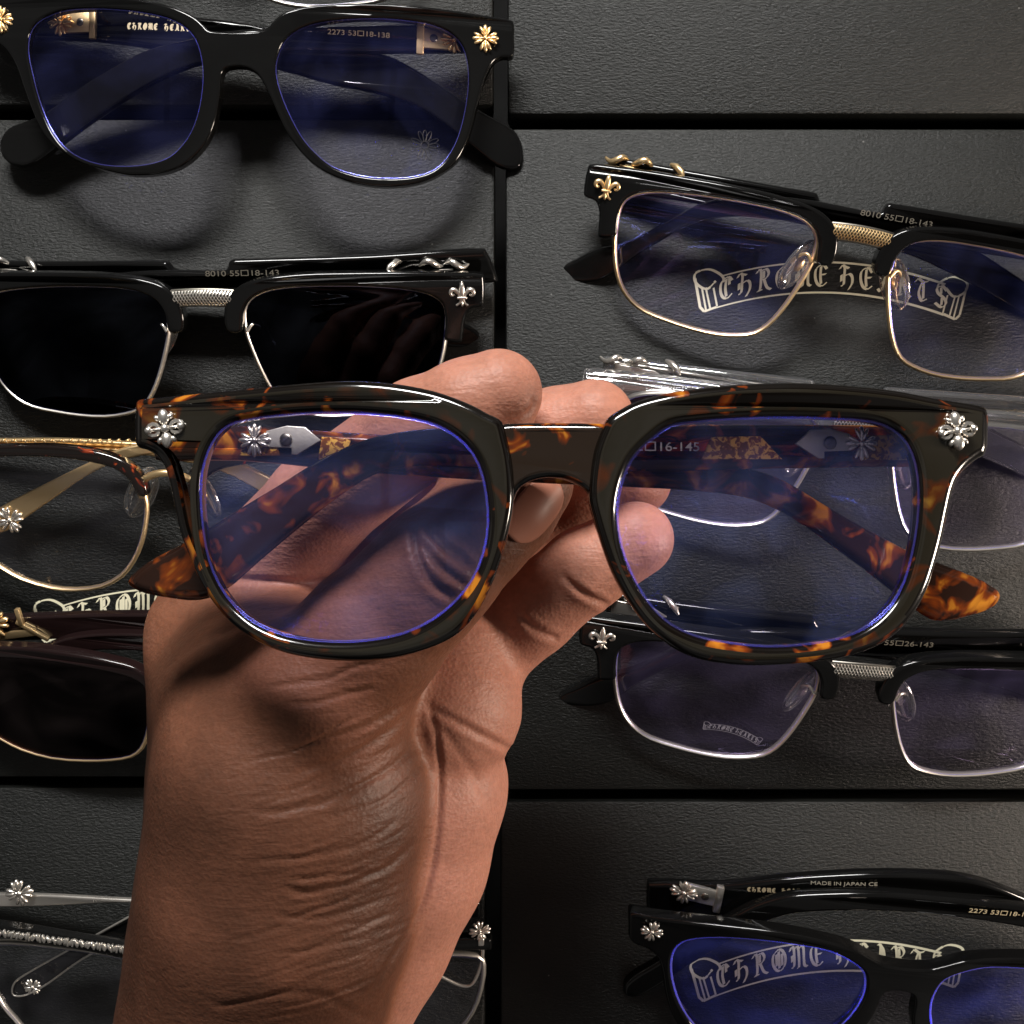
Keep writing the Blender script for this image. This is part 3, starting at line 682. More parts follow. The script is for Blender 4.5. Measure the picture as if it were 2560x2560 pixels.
# ------------------------------------------------------------------ 5: tortoiseshell browline with gold temples, left
z6 = lambda p: zc(p, 0, 1040, 2.0125)
p5 = Pose(418, 1228, 20, -1, 16, 0, 420)
def round_brow(pose, label, cat, name, brow_pts, lens_pts, brow_m, metal, rim_m, lens_m, tR, tL, tm, edge, pad=True, extra=None, group=GRP, cxp=None, tthick=2.2):
    g = empty(name, pose.matrix(), label, cat, group); R = pose.R
    br = smooth_closed(pts_un(pose, brow_pts), 4); le = smooth_closed(pts_un(pose, lens_pts), 4)
    for k in (0, 1):
        b_ = br if k == 0 else mir(br); l_ = le if k == 0 else mir(le)
        if brow_m: link('brow_bar', plate([b_], 4.2, .8, -1.4, R, 3), M[brow_m], g, 50, True)
        make_lens(shrink(l_, .15), g, lens_m, R, -2.2, edge, .4)
        bm = bmesh.new(); tube_bm(bm, [(x, y, wrapz(x, R) - 2.2) for x, y in l_[::2]], .68, 8, True, 1.5)
        link('rim', to_me(bm), M[rim_m], g, 60)
    if pad:
        for sg in (-1, 1): nose_pad(g, sg * 8.6, -2.0, -5.6, -sg, metal, R)
    bx = max(p[0] for p in le); by = [p[1] for p in le if p[0] > bx - .6]; by = sum(by) / len(by) + 7
    bm = bmesh.new(); pts = [(bx * (i / 6 * 2 - 1) * 1.02, by + 2.4 * (1 - (i / 6 * 2 - 1) ** 2), .2 + 1.6 * (1 - (i / 6 * 2 - 1) ** 2) - 1.5) for i in range(7)]
    tube_bm(bm, smooth_open(pts, 3), 1.0, 10); link('bridge', to_me(bm), M[metal], g, 60)
    ts = []
    for T, off in ((tR, -8.0), (tL, -12.0)):
        ts.append(make_temple(smooth_closed(pts_un(pose, T, off), 3), g, M[tm], off, R, tthick, bev=.7))
    return g, ts, br, le
brow5 = z6([(-360, 300), (-330, 240), (-250, 190), (-120, 160), (0, 150), (120, 146), (250, 146), (400, 160), (530, 186), (620, 222), (690, 275), (728, 330), (742, 385), (735, 402), (700, 400), (680, 370), (640, 310), (570, 262), (470, 235), (350, 215), (200, 205), (0, 205), (-150, 215), (-260, 240), (-310, 290), (-330, 330)])
lens5 = z6([(-330, 330), (-310, 290), (-260, 240), (-150, 212), (0, 200), (200, 200), (350, 210), (470, 230), (570, 257), (650, 305), (705, 370), (728, 450), (722, 550), (700, 650), (660, 740), (600, 815), (500, 868), (370, 885), (250, 876), (100, 832), (0, 778), (-100, 710), (-200, 600), (-280, 480), (-320, 400)])
tR5 = z6([(2050, 120), (2040, 116), (1400, 120), (900, 128), (700, 140), (600, 165), (480, 218), (250, 330), (60, 425), (-80, 510), (-150, 570), (-140, 610), (-60, 600), (40, 575), (90, 540), (250, 430), (440, 300), (560, 240), (700, 200), (900, 180), (1400, 176), (2040, 174), (2050, 170)])
tL5 = z6([(-380, 112), (-370, 108), (0, 112), (300, 110), (560, 122), (800, 140), (1100, 190), (1350, 300), (1600, 450), (1750, 560), (1730, 610), (1620, 560), (1350, 400), (1100, 270), (800, 205), (560, 176), (300, 165), (0, 165), (-370, 162), (-380, 158)])
g5, t5, br5, le5 = round_brow(p5, 'round browline glasses with red tortoiseshell brow and gold temples, left edge above the temple tip', 'glasses', 'eyeglasses', brow5, lens5, 'tort_r', 'gold', 'rim_gold', 'lens_clear', tR5, tL5, 'gold', 'edge_dim')
x, y = p5.un(55 / 2.0125, 1040 + 520 / 2.0125, -7); emblem('cross', x, y, -6.6 + wrapz(x, 420), 8.0, t5[0], 'silver', .5, 'cross_ornament')
bm = bmesh.new()
for k in range(14):
    x, y = p5.un((20 + k * 48) / 2.0125, 1040 + 122 / 2.0125, -10)
    blob_bm(bm, Vector((x, y + .1, -9.6)), .8, .32, .8, .5); box_bm(bm, Vector((x + 1, y - .2, -9.3)), .4, .8, .4, .7, .1)
link('engraved_relief', to_me(bm), M['gold'], t5[1], 60, bend=420)

# ------------------------------------------------------------------ 6: brown sunglasses with gold rims, left
p6 = Pose(452, 1690, 24, -6, 22, 0, 420)
brow6 = z6([(-260, 1180), (-240, 1165), (-120, 1158), (0, 1158), (130, 1162), (260, 1176), (420, 1200), (560, 1228), (680, 1262), (750, 1310), (775, 1380), (770, 1440), (745, 1440), (735, 1390), (715, 1350), (660, 1318), (560, 1290), (420, 1262), (260, 1235), (130, 1222), (0, 1215), (-120, 1212), (-200, 1225), (-250, 1260)])
lens6 = z6([(-250, 1260), (-200, 1225), (-100, 1212), (0, 1213), (130, 1220), (260, 1232), (420, 1258), (560, 1286), (660, 1314), (720, 1352), (742, 1420), (745, 1520), (730, 1620), (700, 1690), (650, 1728), (550, 1746), (420, 1750), (250, 1737), (100, 1695), (0, 1645), (-100, 1580), (-190, 1480), (-240, 1370)])
tL6 = z6([(-350, 1000), (-340, 996), (0, 1002), (300, 992), (740, 985), (1100, 1000), (1400, 1060), (1700, 1180), (1900, 1290), (1890, 1340), (1700, 1280), (1400, 1160), (1100, 1100), (740, 1090), (300, 1110), (0, 1120), (-340, 1110), (-350, 1104)])
tR6 = z6([(2150, 1260), (2140, 1250), (1700, 1180), (1200, 1120), (740, 1085), (550, 1082), (400, 1094), (300, 1120), (150, 1200), (0, 1290), (-200, 1390), (-190, 1450), (0, 1370), (200, 1260), (330, 1200), (450, 1170), (740, 1170), (1200, 1210), (1700, 1290), (2140, 1350), (2150, 1340)])
g6, t6, br6, le6 = round_brow(p6, 'dark brown sunglasses with gold rims, left edge beside the wrist', 'sunglasses', 'sunglasses', brow6, lens6, 'brown', 'gold', 'rim_gold', 'lens_brown', tR6, tL6, 'brown', 'edge_dim', False, tthick=3.6)
x, y = p6.un(70 / 2.0125, 1040 + 1050 / 2.0125, -10)
bm = bmesh.new()
cross_bm(bm, (x - 6.0, y, -9.4), 10.5, .4); box_bm(bm, Vector((x + 5.5, y - .6, -9.6)), 10, 1.2, 1.4, -.42, .3); box_bm(bm, Vector((x + 2.0, y + 3.0, -9.6)), 1.4, 5.0, 1.6, .25, .3); box_bm(bm, Vector((x + 1, y - 2.5, -9.6)), 12, 2.2, 1.0, .3, .3)
link('hinge', to_me(bm), M['gold'], t6[1], 40, bend=420)

# ------------------------------------------------------------------ 9: thin silver glasses, bottom left
z9 = lambda p: zc(p, 0, 2100, 4.2)
p9 = Pose(572, 2420, 21, -1.5, 12, 0, 420)
lens9 = [(31, 2560), (0, 2524), (-25, 2470), (-40, 2400), (-35, 2372), (20, 2366), (120, 2374), (240, 2390), (350, 2410), (430, 2425), (480, 2450), (490, 2500), (475, 2560), (430, 2620), (330, 2668), (200, 2672), (110, 2635), (60, 2595)]
tL9 = [(1180, 2262), (1172, 2255), (700, 2248), (348, 2246), (160, 2236), (40, 2232), (-60, 2232), (-150, 2240), (-150, 2262), (-60, 2264), (50, 2265), (160, 2261), (348, 2254), (700, 2270), (1172, 2285), (1180, 2280)]
tR9 = [(1200, 2256), (1190, 2250), (700, 2232), (480, 2240), (340, 2284), (232, 2344), (152, 2388), (71, 2434), (38, 2457), (30, 2479), (40, 2490), (71, 2484), (119, 2457), (205, 2396), (300, 2345), (420, 2295), (600, 2275), (1190, 2294), (1200, 2290)]
brow9 = z9([(-260, 900), (-240, 890), (0, 902), (400, 960), (800, 1030), (1360, 1110), (1880, 1200), (2060, 1240), (2060, 1330), (1880, 1330), (1360, 1250), (800, 1140), (400, 1075), (0, 1020), (-240, 1010), (-260, 1000)])
g9, t9, br9, le9 = round_brow(p9, 'thin silver framed glasses with engraved black brow and silver temple, in the bottom left corner', 'glasses', 'eyeglasses', brow9, lens9, 'black', 'silver', 'rim_silver', 'lens_clear', tR9, tL9, 'silver', 'edge_dim', False, tthick=1.8)
t9[0].data.materials.clear(); t9[0].data.materials.append(M['black'])
bm = bmesh.new()
for k in range(26):
    u = k / 25; px_ = (-10 + u * 345); py_ = (2100 + (950 + u * 195) / 4.2)
    x, y = p9.un(px_, py_, 0)
    blob_bm(bm, Vector((x - .3, y + .1, .9)), .55, 1.2, .7, random.uniform(-.8, .8), 8); box_bm(bm, Vector((x + .35, y, .9)), .5, 2.2, .9, random.uniform(-.9, .2), .1)
link('engraved_relief', to_me(bm), M['silver'], g9, 60, bend=420)
x, y = p9.un(36, 2248, -6); emblem('cross', x, y, -9.6 + wrapz(x, 420), 8.0, t9[1], 'silver', .2, 'cross_ornament')
bm = bmesh.new()
lp = [(340, 2282), (232, 2342), (152, 2386), (71, 2432), (38, 2455), (30, 2479), (40, 2490), (71, 2485), (119, 2459), (205, 2398), (300, 2348)]
tube_bm(bm, [(*p9.un(a, b, -6.6), -6.6) for a, b in smooth_open(lp, 4)], .28, 6)
link('edge_wire', to_me(bm), M['rim_silver'], t9[0], 60, bend=420)
x, y = p9.un(85, 2462, -3); emblem('cross', x, y, -2.2 + wrapz(x, 420), 5.0, g9, 'rim_silver', .6, 'tip_ornament')
bm = bmesh.new()
def q9(a, b, z): return (*p9.un(a, b, z), z)
tube_bm(bm, smooth_open([q9(1205, 2325, -2), q9(1207, 2380, -2), q9(1200, 2420, -2), q9(1180, 2415 + 45, -2), q9(1150, 2463, -2), q9(1100, 2440, -2)], 5), .5, 8)
x, y, z = q9(1200, 2322, -1); cross_bm(bm, (x, y, 0), 6.0, .2); box_bm(bm, Vector(q9(1203, 2352, 0)), 1.6, 2.2, 2, 0, .3)
link('end_piece', to_me(bm), M['silver'], g9, 60, bend=420)

# ------------------------------------------------------------------ 10: the held tortoiseshell pair
pH = Pose(1378, 1180, 145, 0.0, 0, 0, 230)
outH = [(1378, 1057), (1300, 1057), (1270, 1058), (1254, 1052), (1215, 1030), (1178, 1010), (1092, 978), (1005, 960), (925, 951), (848, 950), (744, 957), (650, 966), (570, 974), (480, 983), (396, 992), (345, 997), (336, 1003), (333, 1030), (332, 1080), (334, 1108), (342, 1118), (362, 1124), (388, 1140), (406, 1166), (419, 1208), (431, 1266), (446, 1335), (469, 1393), (494, 1451), (529, 1509), (570, 1556), (628, 1600), (686, 1627), (744, 1643), (831, 1654), (918, 1655), (1005, 1644), (1092, 1616), (1150, 1582), (1194, 1530), (1230, 1460), (1257, 1385), (1274, 1320), (1284, 1262), (1294, 1232), (1310, 1212), (1336, 1199), (1376, 1193), (1413, 1199), (1445, 1213), (1464, 1228), (1475, 1255), (1484, 1290), (1502, 1350), (1532, 1432), (1572, 1506), (1622, 1571), (1688, 1624), (1757, 1652), (1822, 1663), (1890, 1667), (1952, 1665), (2040, 1658), (2115, 1645), (2213, 1610), (2278, 1553), (2318, 1487), (2344, 1414), (2363, 1343), (2377, 1277), (2389, 1225), (2402, 1193), (2424, 1167), (2452, 1146), (2466, 1138), (2474, 1120), (2477, 1070), (2477, 1035), (2470, 1019), (2461, 1014), (2344, 994), (2246, 975), (2115, 961), (2030, 956), (1952, 955), (1822, 961), (1691, 977), (1600, 999), (1560, 1018), (1520, 1045), (1500, 1056), (1470, 1058)]
hHL = [(587, 1055), (686, 1039), (802, 1031), (918, 1033), (1034, 1047), (1103, 1068), (1161, 1109), (1196, 1161), (1215, 1237), (1219, 1312), (1208, 1382), (1179, 1451), (1138, 1503), (1080, 1550), (1005, 1585), (918, 1602), (831, 1605), (744, 1596), (674, 1576), (616, 1544), (564, 1492), (529, 1428), (512, 1370), (501, 1289), (499, 1208), (509, 1150), (529, 1103), (555, 1072)]
hHR = [(1678, 1064), (1626, 1101), (1580, 1150), (1555, 1212), (1545, 1277), (1551, 1343), (1567, 1401), (1594, 1460), (1633, 1519), (1678, 1561), (1744, 1592), (1822, 1608), (1920, 1617), (2018, 1612), (2115, 1594), (2181, 1561), (2233, 1512), (2265, 1454), (2285, 1382), (2298, 1304), (2301, 1225), (2293, 1160), (2272, 1108), (2233, 1071), (2181, 1053), (2083, 1046), (1952, 1043), (1822, 1047), (1744, 1053)]
tRH = [(2400, 1070), (2390, 1067), (2200, 1064), (1900, 1062), (1700, 1062), (1500, 1064), (1250, 1066), (1100, 1070), (1000, 1080), (905, 1102), (800, 1150), (700, 1212), (600, 1272), (520, 1321), (440, 1368), (380, 1400), (335, 1434), (322, 1455), (345, 1476), (420, 1494), (500, 1500), (560, 1478), (650, 1402), (750, 1318), (850, 1240), (940, 1185), (1050, 1165), (1250, 1170), (1500, 1178), (1700, 1178), (1900, 1172), (2390, 1162), (2400, 1158)]
tLH = [(390, 1070), (400, 1066), (600, 1064), (900, 1084), (1200, 1100), (1500, 1125), (1700, 1150), (1850, 1165), (1950, 1197), (2060, 1262), (2180, 1330), (2280, 1382), (2400, 1428), (2480, 1466), (2497, 1488), (2482, 1515), (2400, 1545), (2330, 1550), (2260, 1502), (2170, 1432), (2080, 1365), (1980, 1295), (1880, 1248), (1750, 1228), (1500, 1215), (1200, 1200), (900, 1180), (600, 1152), (400, 1152), (390, 1148)]
gH = empty('eyeglasses', pH.matrix(), 'tortoiseshell square glasses held up by the hand in the centre', 'glasses')
iL = outH.index((1254, 1052)); jL = outH.index((1284, 1262)); iR = outH.index((1484, 1290)); jR = outH.index((1520, 1045))
rimL = outH[iL:jL + 1] + [(1285, 1205), (1280, 1150), (1268, 1095)]
rimR = outH[iR:jR + 1] + [(1505, 1075), (1488, 1120), (1479, 1170), (1474, 1227), (1476, 1258)]
brH = [(1258, 1059), (1300, 1057), (1378, 1056), (1460, 1057), (1512, 1059), (1518, 1064), (1520, 1150), (1515, 1270), (1500, 1278), (1482, 1250), (1464, 1226), (1445, 1212), (1413, 1199), (1376, 1193), (1336, 1199), (1310, 1211), (1294, 1228), (1280, 1262), (1262, 1272), (1245, 1262), (1240, 1150), (1250, 1064)]
for lp, hl in ((rimL, hHL), (rimR, hHR)):
    hh = smooth_closed(pts_un(pH, hl), 4)
    link('rim', plate([smooth_closed(pts_un(pH, lp), 4), hh], 6.0, 1.7, -3.0, 230, 4, side=True), [M['tort'], M['tort_s']], gH, 50, True)
    make_lens(shrink(hh, -.25), gH, 'lens_held', 230, -1.7, 'edge', .42)
link('bridge', plate([smooth_closed(pts_un(pH, brH, -1.5), 4)], 4.4, 1.3, -3.7, 230, 3, side=True), [M['tort_b'], M['tort_s']], gH, 50, True)
TH_ = [make_temple(smooth_closed(pts_un(pH, T, off), 3), gH, M['tort_t'], off, 230, 4.0, bev=1.9) for T, off in ((tRH, -9.5), (tLH, -14.5))]
def flower_bm(bm, c, s):
    """raised floral cross seen from the front"""
    for k in range(4):
        a = k * math.pi / 2 + .15
        if k % 2 == 0:
            blob_bm(bm, Vector((c[0] - math.sin(a) * s * .30, c[1] + math.cos(a) * s * .30, c[2] + s * .06)), s * .14, s * .22, s * .15, a, 12, -.25)
            for q_ in (-.55, .55): blob_bm(bm, Vector((c[0] - math.sin(a + q_) * s * .34, c[1] + math.cos(a + q_) * s * .34, c[2] + s * .04)), s * .07, s * .10, s * .10, a + q_)
            continue
        tube_bm(bm, [(c[0] - math.sin(a) * s * .30 + math.cos(t) * s * .15, c[1] + math.cos(a) * s * .30 + math.sin(t) * s * .15, c[2] + s * .08) for t in np.linspace(0, 2 * math.pi, 12)[:-1]], s * .065, 6, True)
        blob_bm(bm, Vector((c[0] - math.sin(a) * s * .42, c[1] + math.cos(a) * s * .42, c[2] + s * .14)), s * .10, s * .10, s * .1)
    blob_bm(bm, Vector((c[0], c[1], c[2] + s * .1)), s * .12, s * .12, s * .12)
    for k in range(4):
        a = k * math.pi / 2 + .15
        blob_bm(bm, Vector((c[0] - math.sin(a) * s * .22, c[1] + math.cos(a) * s * .22, c[2] + s * .08)), s * .05, s * .2, s * .1, a)
for a, b in ((416, 1072), (2388, 1078)):
    x, y = pH.un(a, b); bm = bmesh.new(); flower_bm(bm, (x, y, wrapz(x, 230) + .3), 6.6)
    link('emblem', to_me(bm), M['silver'], gH, 60)
# silver arrow plates and size print on the temples
def arrow(t, a, b, off, sg, tail=True):
    x, y = pH.un(a, b, off)
    pl = [(-5.5, -1.3), (0, -1.6), (0, -3.0), (1.2, -3.1), (6.3, 0.0), (3.0, 2.9), (-1.0, 3.3), (-5.5, 2.2)]
    pl = [(x + sg * u * .85, y + v * .82) for u, v in pl]
    if sg < 0: pl = pl[::-1]
    h_ = link('hinge', plate([pl], .9, .2, off + 2.2, 230), M['brushed'], t, 40)
    bm = bmesh.new(); blob_bm(bm, Vector((x - sg * 1, y + .2, off + 2.8)), 1.2, 1.2, .4); box_bm(bm, Vector((x - sg * 1, y + .2, off + 3.2)), 1.7, .3, .1, .5)
    link('screw', to_me(bm), M['screw'], h_, 60, bend=230)
    bm = bmesh.new(); cross_bm(bm, (x - sg * 6.8, y + .2, off + 2.6), 6.0)
    link('cross_ornament', to_me(bm), M['silver'], h_, 60, bend=230)
arrow(TH_[1], 735, 1104, -14.5, 1); arrow(TH_[0], 2052, 1112, -9.5, -1)
for t, off, pl in ((TH_[0], -9.5, [(1752, 1148), (1778, 1092), (1900, 1090), (1955, 1148)]), (TH_[0], -9.5, [(2150, 1150), (2160, 1088), (2285, 1088), (2290, 1150)]), (TH_[1], -14.5, [(600, 1140), (612, 1085), (690, 1085), (700, 1140)]), (TH_[1], -14.5, [(795, 1150), (805, 1092), (880, 1096), (860, 1150)])):
    me = plate([pts_un(pH, pl, off + 2)], .7, .2, off + 2.0, 230); link('engraved_panel', me, M['amber_core'], t, 40)
x, y = pH.un(1660, 1118, -8); put_text('52\u25a116-145', 2.15, x, y, -7.6, TH_[0], M['text_pale'], 230, rot=0, sx=1.22, bold=.01)

# ------------------------------------------------------------------ the hand
def s_at(z): return 1280 / (TH * (CAM_H - z))
def seg_d(X, a, b, ra, rb):
    ab = b - a; L2 = float(ab @ ab)
    t = np.clip(((X - a) @ ab) / L2, 0, 1)
    d = np.linalg.norm(X - (a + t[:, None] * ab), axis=1)
    return d - (ra + (rb - ra) * t)
# groups: (blend, palm tone 0 dorsal .. 1 palm, [(px,py,z,r) ...])
CH = [
 ('fore',  10.0, .13, [(570, 2900, 84, 27), (628, 2560, 90, 27.2), (695, 2250, 98, 27.6), (730, 1980, 100, 27.6), (700, 1780, 94, 25)]),
 ('back',  9.0, .0, [(600, 2300, 84, 20.5), (592, 1950, 82, 18.5), (572, 1700, 80, 16.5), (562, 1585, 78, 15.5)]),
 ('hypo',  3.0, 1.0, [(620, 2950, 74, 21), (758, 2560, 76, 21), (885, 2310, 78, 21.8), (965, 2130, 80, 22.3), (1010, 1960, 82, 22), (1000, 1860, 82, 20)]),
 ('heel',  2.2, .9, [(1000, 1760, 86, 19), (1085, 1748, 87, 18.5), (1110, 1640, 86, 15)]),
 ('palm',  5.0, .75, [(800, 1750, 70, 22), (1000, 1620, 66, 20), (1120, 1540, 68, 15)]),
 ('index', 4.0, .75, [(560, 1600, 78, 16.5), (620, 1480, 76, 14), (800, 1262, 92, 11), (1050, 1072, 110, 9.6), (1170, 1020, 114, 9.2), (1246, 982, 115, 8.3)]),
 ('middle', 3.0, .8, [(800, 1600, 66, 13), (1000, 1330, 74, 10.5), (1230, 1160, 90, 9.6), (1390, 1085, 98, 9.2), (1484, 1050, 101, 8.2)]),
 ('ring',  3.0, .8, [(1000, 1560, 60, 12), (1160, 1400, 60, 10), (1300, 1300, 68, 9.2), (1450, 1235, 74, 8.8), (1588, 1200, 78, 8.0)]),
 ('pinky', 3.0, .85, [(1080, 1700, 72, 13), (1200, 1630, 80, 10.5), (1330, 1528, 86, 9.3), (1460, 1425, 90, 8.7), (1590, 1348, 92, 7.9)]),
 ('thumb', 5.0, .30, [(700, 1880, 104, 22), (800, 1745, 110, 17), (930, 1590, 114, 13.6), (1040, 1478, 117, 12.0), (1098, 1415, 118, 11.6), (1190, 1325, 117, 10.6), (1262, 1262, 116, 9.9), (1318, 1205, 115, 8.8)]),
]
def chain_pts(c): return [np.array(P(a, b, z)) for a, b, z, r in c], [r for *_, r in c]
def smin(a, b, k):
    h = np.clip(.5 + .5 * (b - a) / k, 0, 1)
    return b * (1 - h) + a * h - k * h * (1 - h)
allp = [(P(a, b, z), r) for _, _, _, c in CH for a, b, z, r in c]
lo = np.array([min(p[i] - r for p, r in allp) - 4 for i in range(3)]); hi = np.array([max(p[i] + r for p, r in allp) + 4 for i in range(3)])
h = .56
dims = np.ceil((hi - lo) / h).astype(int) + 1
gx, gy, gz = [lo[i] + h * np.arange(dims[i]) for i in range(3)]
F = np.full(tuple(dims), 1e3, np.float32)
def chain_field(c, X):
    pts, rs = chain_pts(c); d = None
    for i in range(len(pts) - 1):
        dd = seg_d(X, pts[i], pts[i + 1], rs[i], rs[i + 1])
        d = dd if d is None else smin(d, dd, 2.0)
    return d
def add_field(c, k):
    pts, rs = chain_pts(c)
    a = np.min([p - r - 12 for p, r in zip(pts, rs)], 0); b = np.max([p + r + 12 for p, r in zip(pts, rs)], 0)
    i0 = np.maximum(0, ((a - lo) / h).astype(int)); i1 = np.minimum(dims, ((b - lo) / h).astype(int) + 2)
    sl = tuple(slice(i0[j], i1[j]) for j in range(3))
    X = np.stack(np.meshgrid(gx[sl[0]], gy[sl[1]], gz[sl[2]], indexing='ij'), -1).reshape(-1, 3)
    d = chain_field(c, X).reshape(F[sl].shape)
    F[sl] = smin(F[sl], d, k)
for nm, k, tone, c in CH: add_field(c, k)

def surface_nets(F, lo, h):
    s = F < 0
    nx, ny, nz = F.shape
    cs = np.zeros((nx - 1, ny - 1, nz - 1), np.int8)
    for i in (0, 1):
        for j in (0, 1):
            for k in (0, 1): cs += s[i:nx - 1 + i, j:ny - 1 + j, k:nz - 1 + k]
    act = (cs > 0) & (cs < 8); idx = -np.ones(act.shape, np.int64)
    I = np.argwhere(act); idx[act] = np.arange(len(I))
    acc = np.zeros((len(I), 3)); cnt = np.zeros(len(I))
    corners = [(i, j, k) for i in (0, 1) for j in (0, 1) for k in (0, 1)]
    for a in corners:
        for ax in range(3):
            if a[ax]: continue
            b = list(a); b[ax] = 1
            fa = F[I[:, 0] + a[0], I[:, 1] + a[1], I[:, 2] + a[2]]; fb = F[I[:, 0] + b[0], I[:, 1] + b[1], I[:, 2] + b[2]]
            m = (fa < 0) != (fb < 0); t = np.where(m, fa / (fa - fb + 1e-12), 0)
            p = I + np.array(a); p = p.astype(float); p[:, ax] += t
            acc[m] += p[m]; cnt[m] += 1
    V = lo + h * acc / cnt[:, None]
    Q = []
    for ax in range(3):
        o = [0, 0, 0]; o[ax] = 1
        A = s[:nx - o[0], :ny - o[1], :nz - o[2]]; B = s[o[0]:, o[1]:, o[2]:]
        E = np.argwhere(A != B); u, v = (ax + 1) % 3, (ax + 2) % 3
        E = E[(E[:, u] > 0) & (E[:, v] > 0) & (E[:, u] < act.shape[u]) & (E[:, v] < act.shape[v]) & (E[:, ax] < act.shape[ax])]
        ins = A[E[:, 0], E[:, 1], E[:, 2]]
        def g(du, dv):
            e = E.copy(); e[:, u] -= du; e[:, v] -= dv; return idx[e[:, 0], e[:, 1], e[:, 2]]
        q = np.stack([g(1, 1), g(0, 1), g(0, 0), g(1, 0)], 1)
        q[~ins] = q[~ins][:, ::-1]
        Q.append(q[(q >= 0).all(1)])
    return V, np.concatenate(Q)
V, Q = surface_nets(F, lo, h)
# relax a little, keeping the shape
def relax(V, Q, it):
    for _ in range(it):
        A = np.zeros_like(V); C = np.zeros(len(V))
        for a, b in ((0, 1), (1, 2), (2, 3), (3, 0)):
            np.add.at(A, Q[:, a], V[Q[:, b]]); np.add.at(A, Q[:, b], V[Q[:, a]]); np.add.at(C, Q[:, a], 1); np.add.at(C, Q[:, b], 1)
        V = V * .5 + .5 * A / C[:, None]
    return V
V = relax(V, Q, 6)
def vnormals(V, Q):
    n = np.cross(V[Q[:, 2]] - V[Q[:, 0]], V[Q[:, 3]] - V[Q[:, 1]]); N_ = np.zeros_like(V)
    for k in range(4): np.add.at(N_, Q[:, k], n)
    return N_ / (np.linalg.norm(N_, axis=1, keepdims=True) + 1e-9)
NR = vnormals(V, Q)
# tone of the skin: dorsal brown, lighter palm and pads; left side also darkened as painted shade
wts = np.zeros(len(V)); ton = np.zeros(len(V)); D = {}
for nm, k, tone, c in CH:
    D[nm] = chain_field(c, V); w = np.exp(-np.clip(D[nm], 0, 40) / 1.6); wts += w; ton += w * tone
tone = ton / wts
PX, PY = proj(V)
ze = lambda p: zc(p, 280, 1500, 1.8226); zf = lambda p: zc(p, 980, 840, 2.1461); zg = lambda p: zc(p, 280, 860, 1.725)
# folds: (points, depth mm, half width px)
FOLDS = [
 (ze([(1436, 470), (1475, 600), (1492, 750), (1490, 950), (1470, 1150), (1425, 1350), (1350, 1520), (1260, 1660), (1150, 1850)]), .9, 8),
 (ze([(1395, 455), (1300, 565), (1200, 640), (1080, 712), (960, 752), (850, 775)]), .9, 10),
 (ze([(1375, 665), (1330, 715), (1230, 790), (1100, 860), (950, 920), (780, 960), (640, 970)]), .75, 9),
 (ze([(1425, 680), (1370, 800), (1250, 905), (1100, 960), (960, 1000)]), .55, 8),
 (ze([(1390, 440), (1290, 500), (1180, 560), (1050, 610), (900, 640)]), .6, 8),
 (ze([(1300, 1000), (1180, 1090), (1000, 1150), (800, 1180), (640, 1185)]), .55, 8),
 (ze([(1380, 1100), (1280, 1200), (1150, 1268), (1000, 1312), (880, 1332), (760, 1300)]), .8, 9),
 (ze([(1250, 1240), (1100, 1250), (950, 1262), (760, 1278)]), .45, 7),
 (ze([(1290, 1340), (1150, 1390), (1000, 1440), (880, 1450), (740, 1440)]), .5, 7),
 (ze([(1170, 1535), (1000, 1568), (870, 1600), (740, 1612)]), .5, 6),
 (ze([(1260, 1430), (1120, 1500), (900, 1590), (770, 1640)]), .45, 6),
 (ze([(1180, 1600), (1000, 1650), (860, 1690)]), .4, 6),
 (ze([(400, 1810), (520, 1850), (640, 1830), (800, 1790), (950, 1800), (1080, 1870), (1230, 1940)]), .35, 12),
 (ze([(700, 400), (820, 380), (980, 360), (1120, 300), (1250, 290)]), .45, 8),
 (ze([(780, 470), (920, 470), (1060, 430), (1200, 400)]), .45, 8),
 (ze([(1440, 488), (1550, 545), (1700, 625), (1840, 695)]), .9, 10),
 (ze([(1440, 500), (1540, 640), (1640, 780), (1750, 990)]), .35, 14),
 (zf([(905, 1275), (990, 1355), (1080, 1412), (1165, 1445)]), 1.0, 9),
 (zf([(690, 1520), (780, 1585), (850, 1612), (895, 1622)]), .9, 9),
 (zf([(670, 1490), (740, 1540), (830, 1570)]), .5, 7),
 (zg([(1300, 780), (1312, 880), (1350, 985), (1400, 1050), (1475, 1095)]), 1.5, 11),
 (zg([(1345, 770), (1400, 850), (1480, 922), (1560, 965)]), 1.2, 9),
 (zg([(1335, 850), (1390, 935), (1480, 1010), (1530, 1040)]), 1.2, 9),
 (zg([(1390, 800), (1450, 870), (1540, 930)]), 1.0, 8),
 (zg([(480, 1010), (640, 1020), (850, 1030), (960, 1010)]), .9, 10),
 (zg([(860, 1230), (980, 1150), (1120, 1050), (1200, 960)]), .0, 10),
 (zc([(755, 330), (760, 380), (700, 440)], 980, 840, 2.146), .5, 8),
]
rnd = random.Random(3)
for k in range(46):
    u = rnd.random(); x0 = 1085 - rnd.random() * 250 - u * 60; y0 = 1780 + u * 700
    ln_ = 90 + rnd.random() * 190; sl = .18 + .34 * (1 - u) * rnd.random() + .1
    FOLDS.append(([(x0, y0), (x0 - ln_ * .5, y0 + ln_ * sl * .62), (x0 - ln_, y0 + ln_ * sl)], .16 + rnd.random() * .16, 4.5))
face = NR[:, 2] > .05
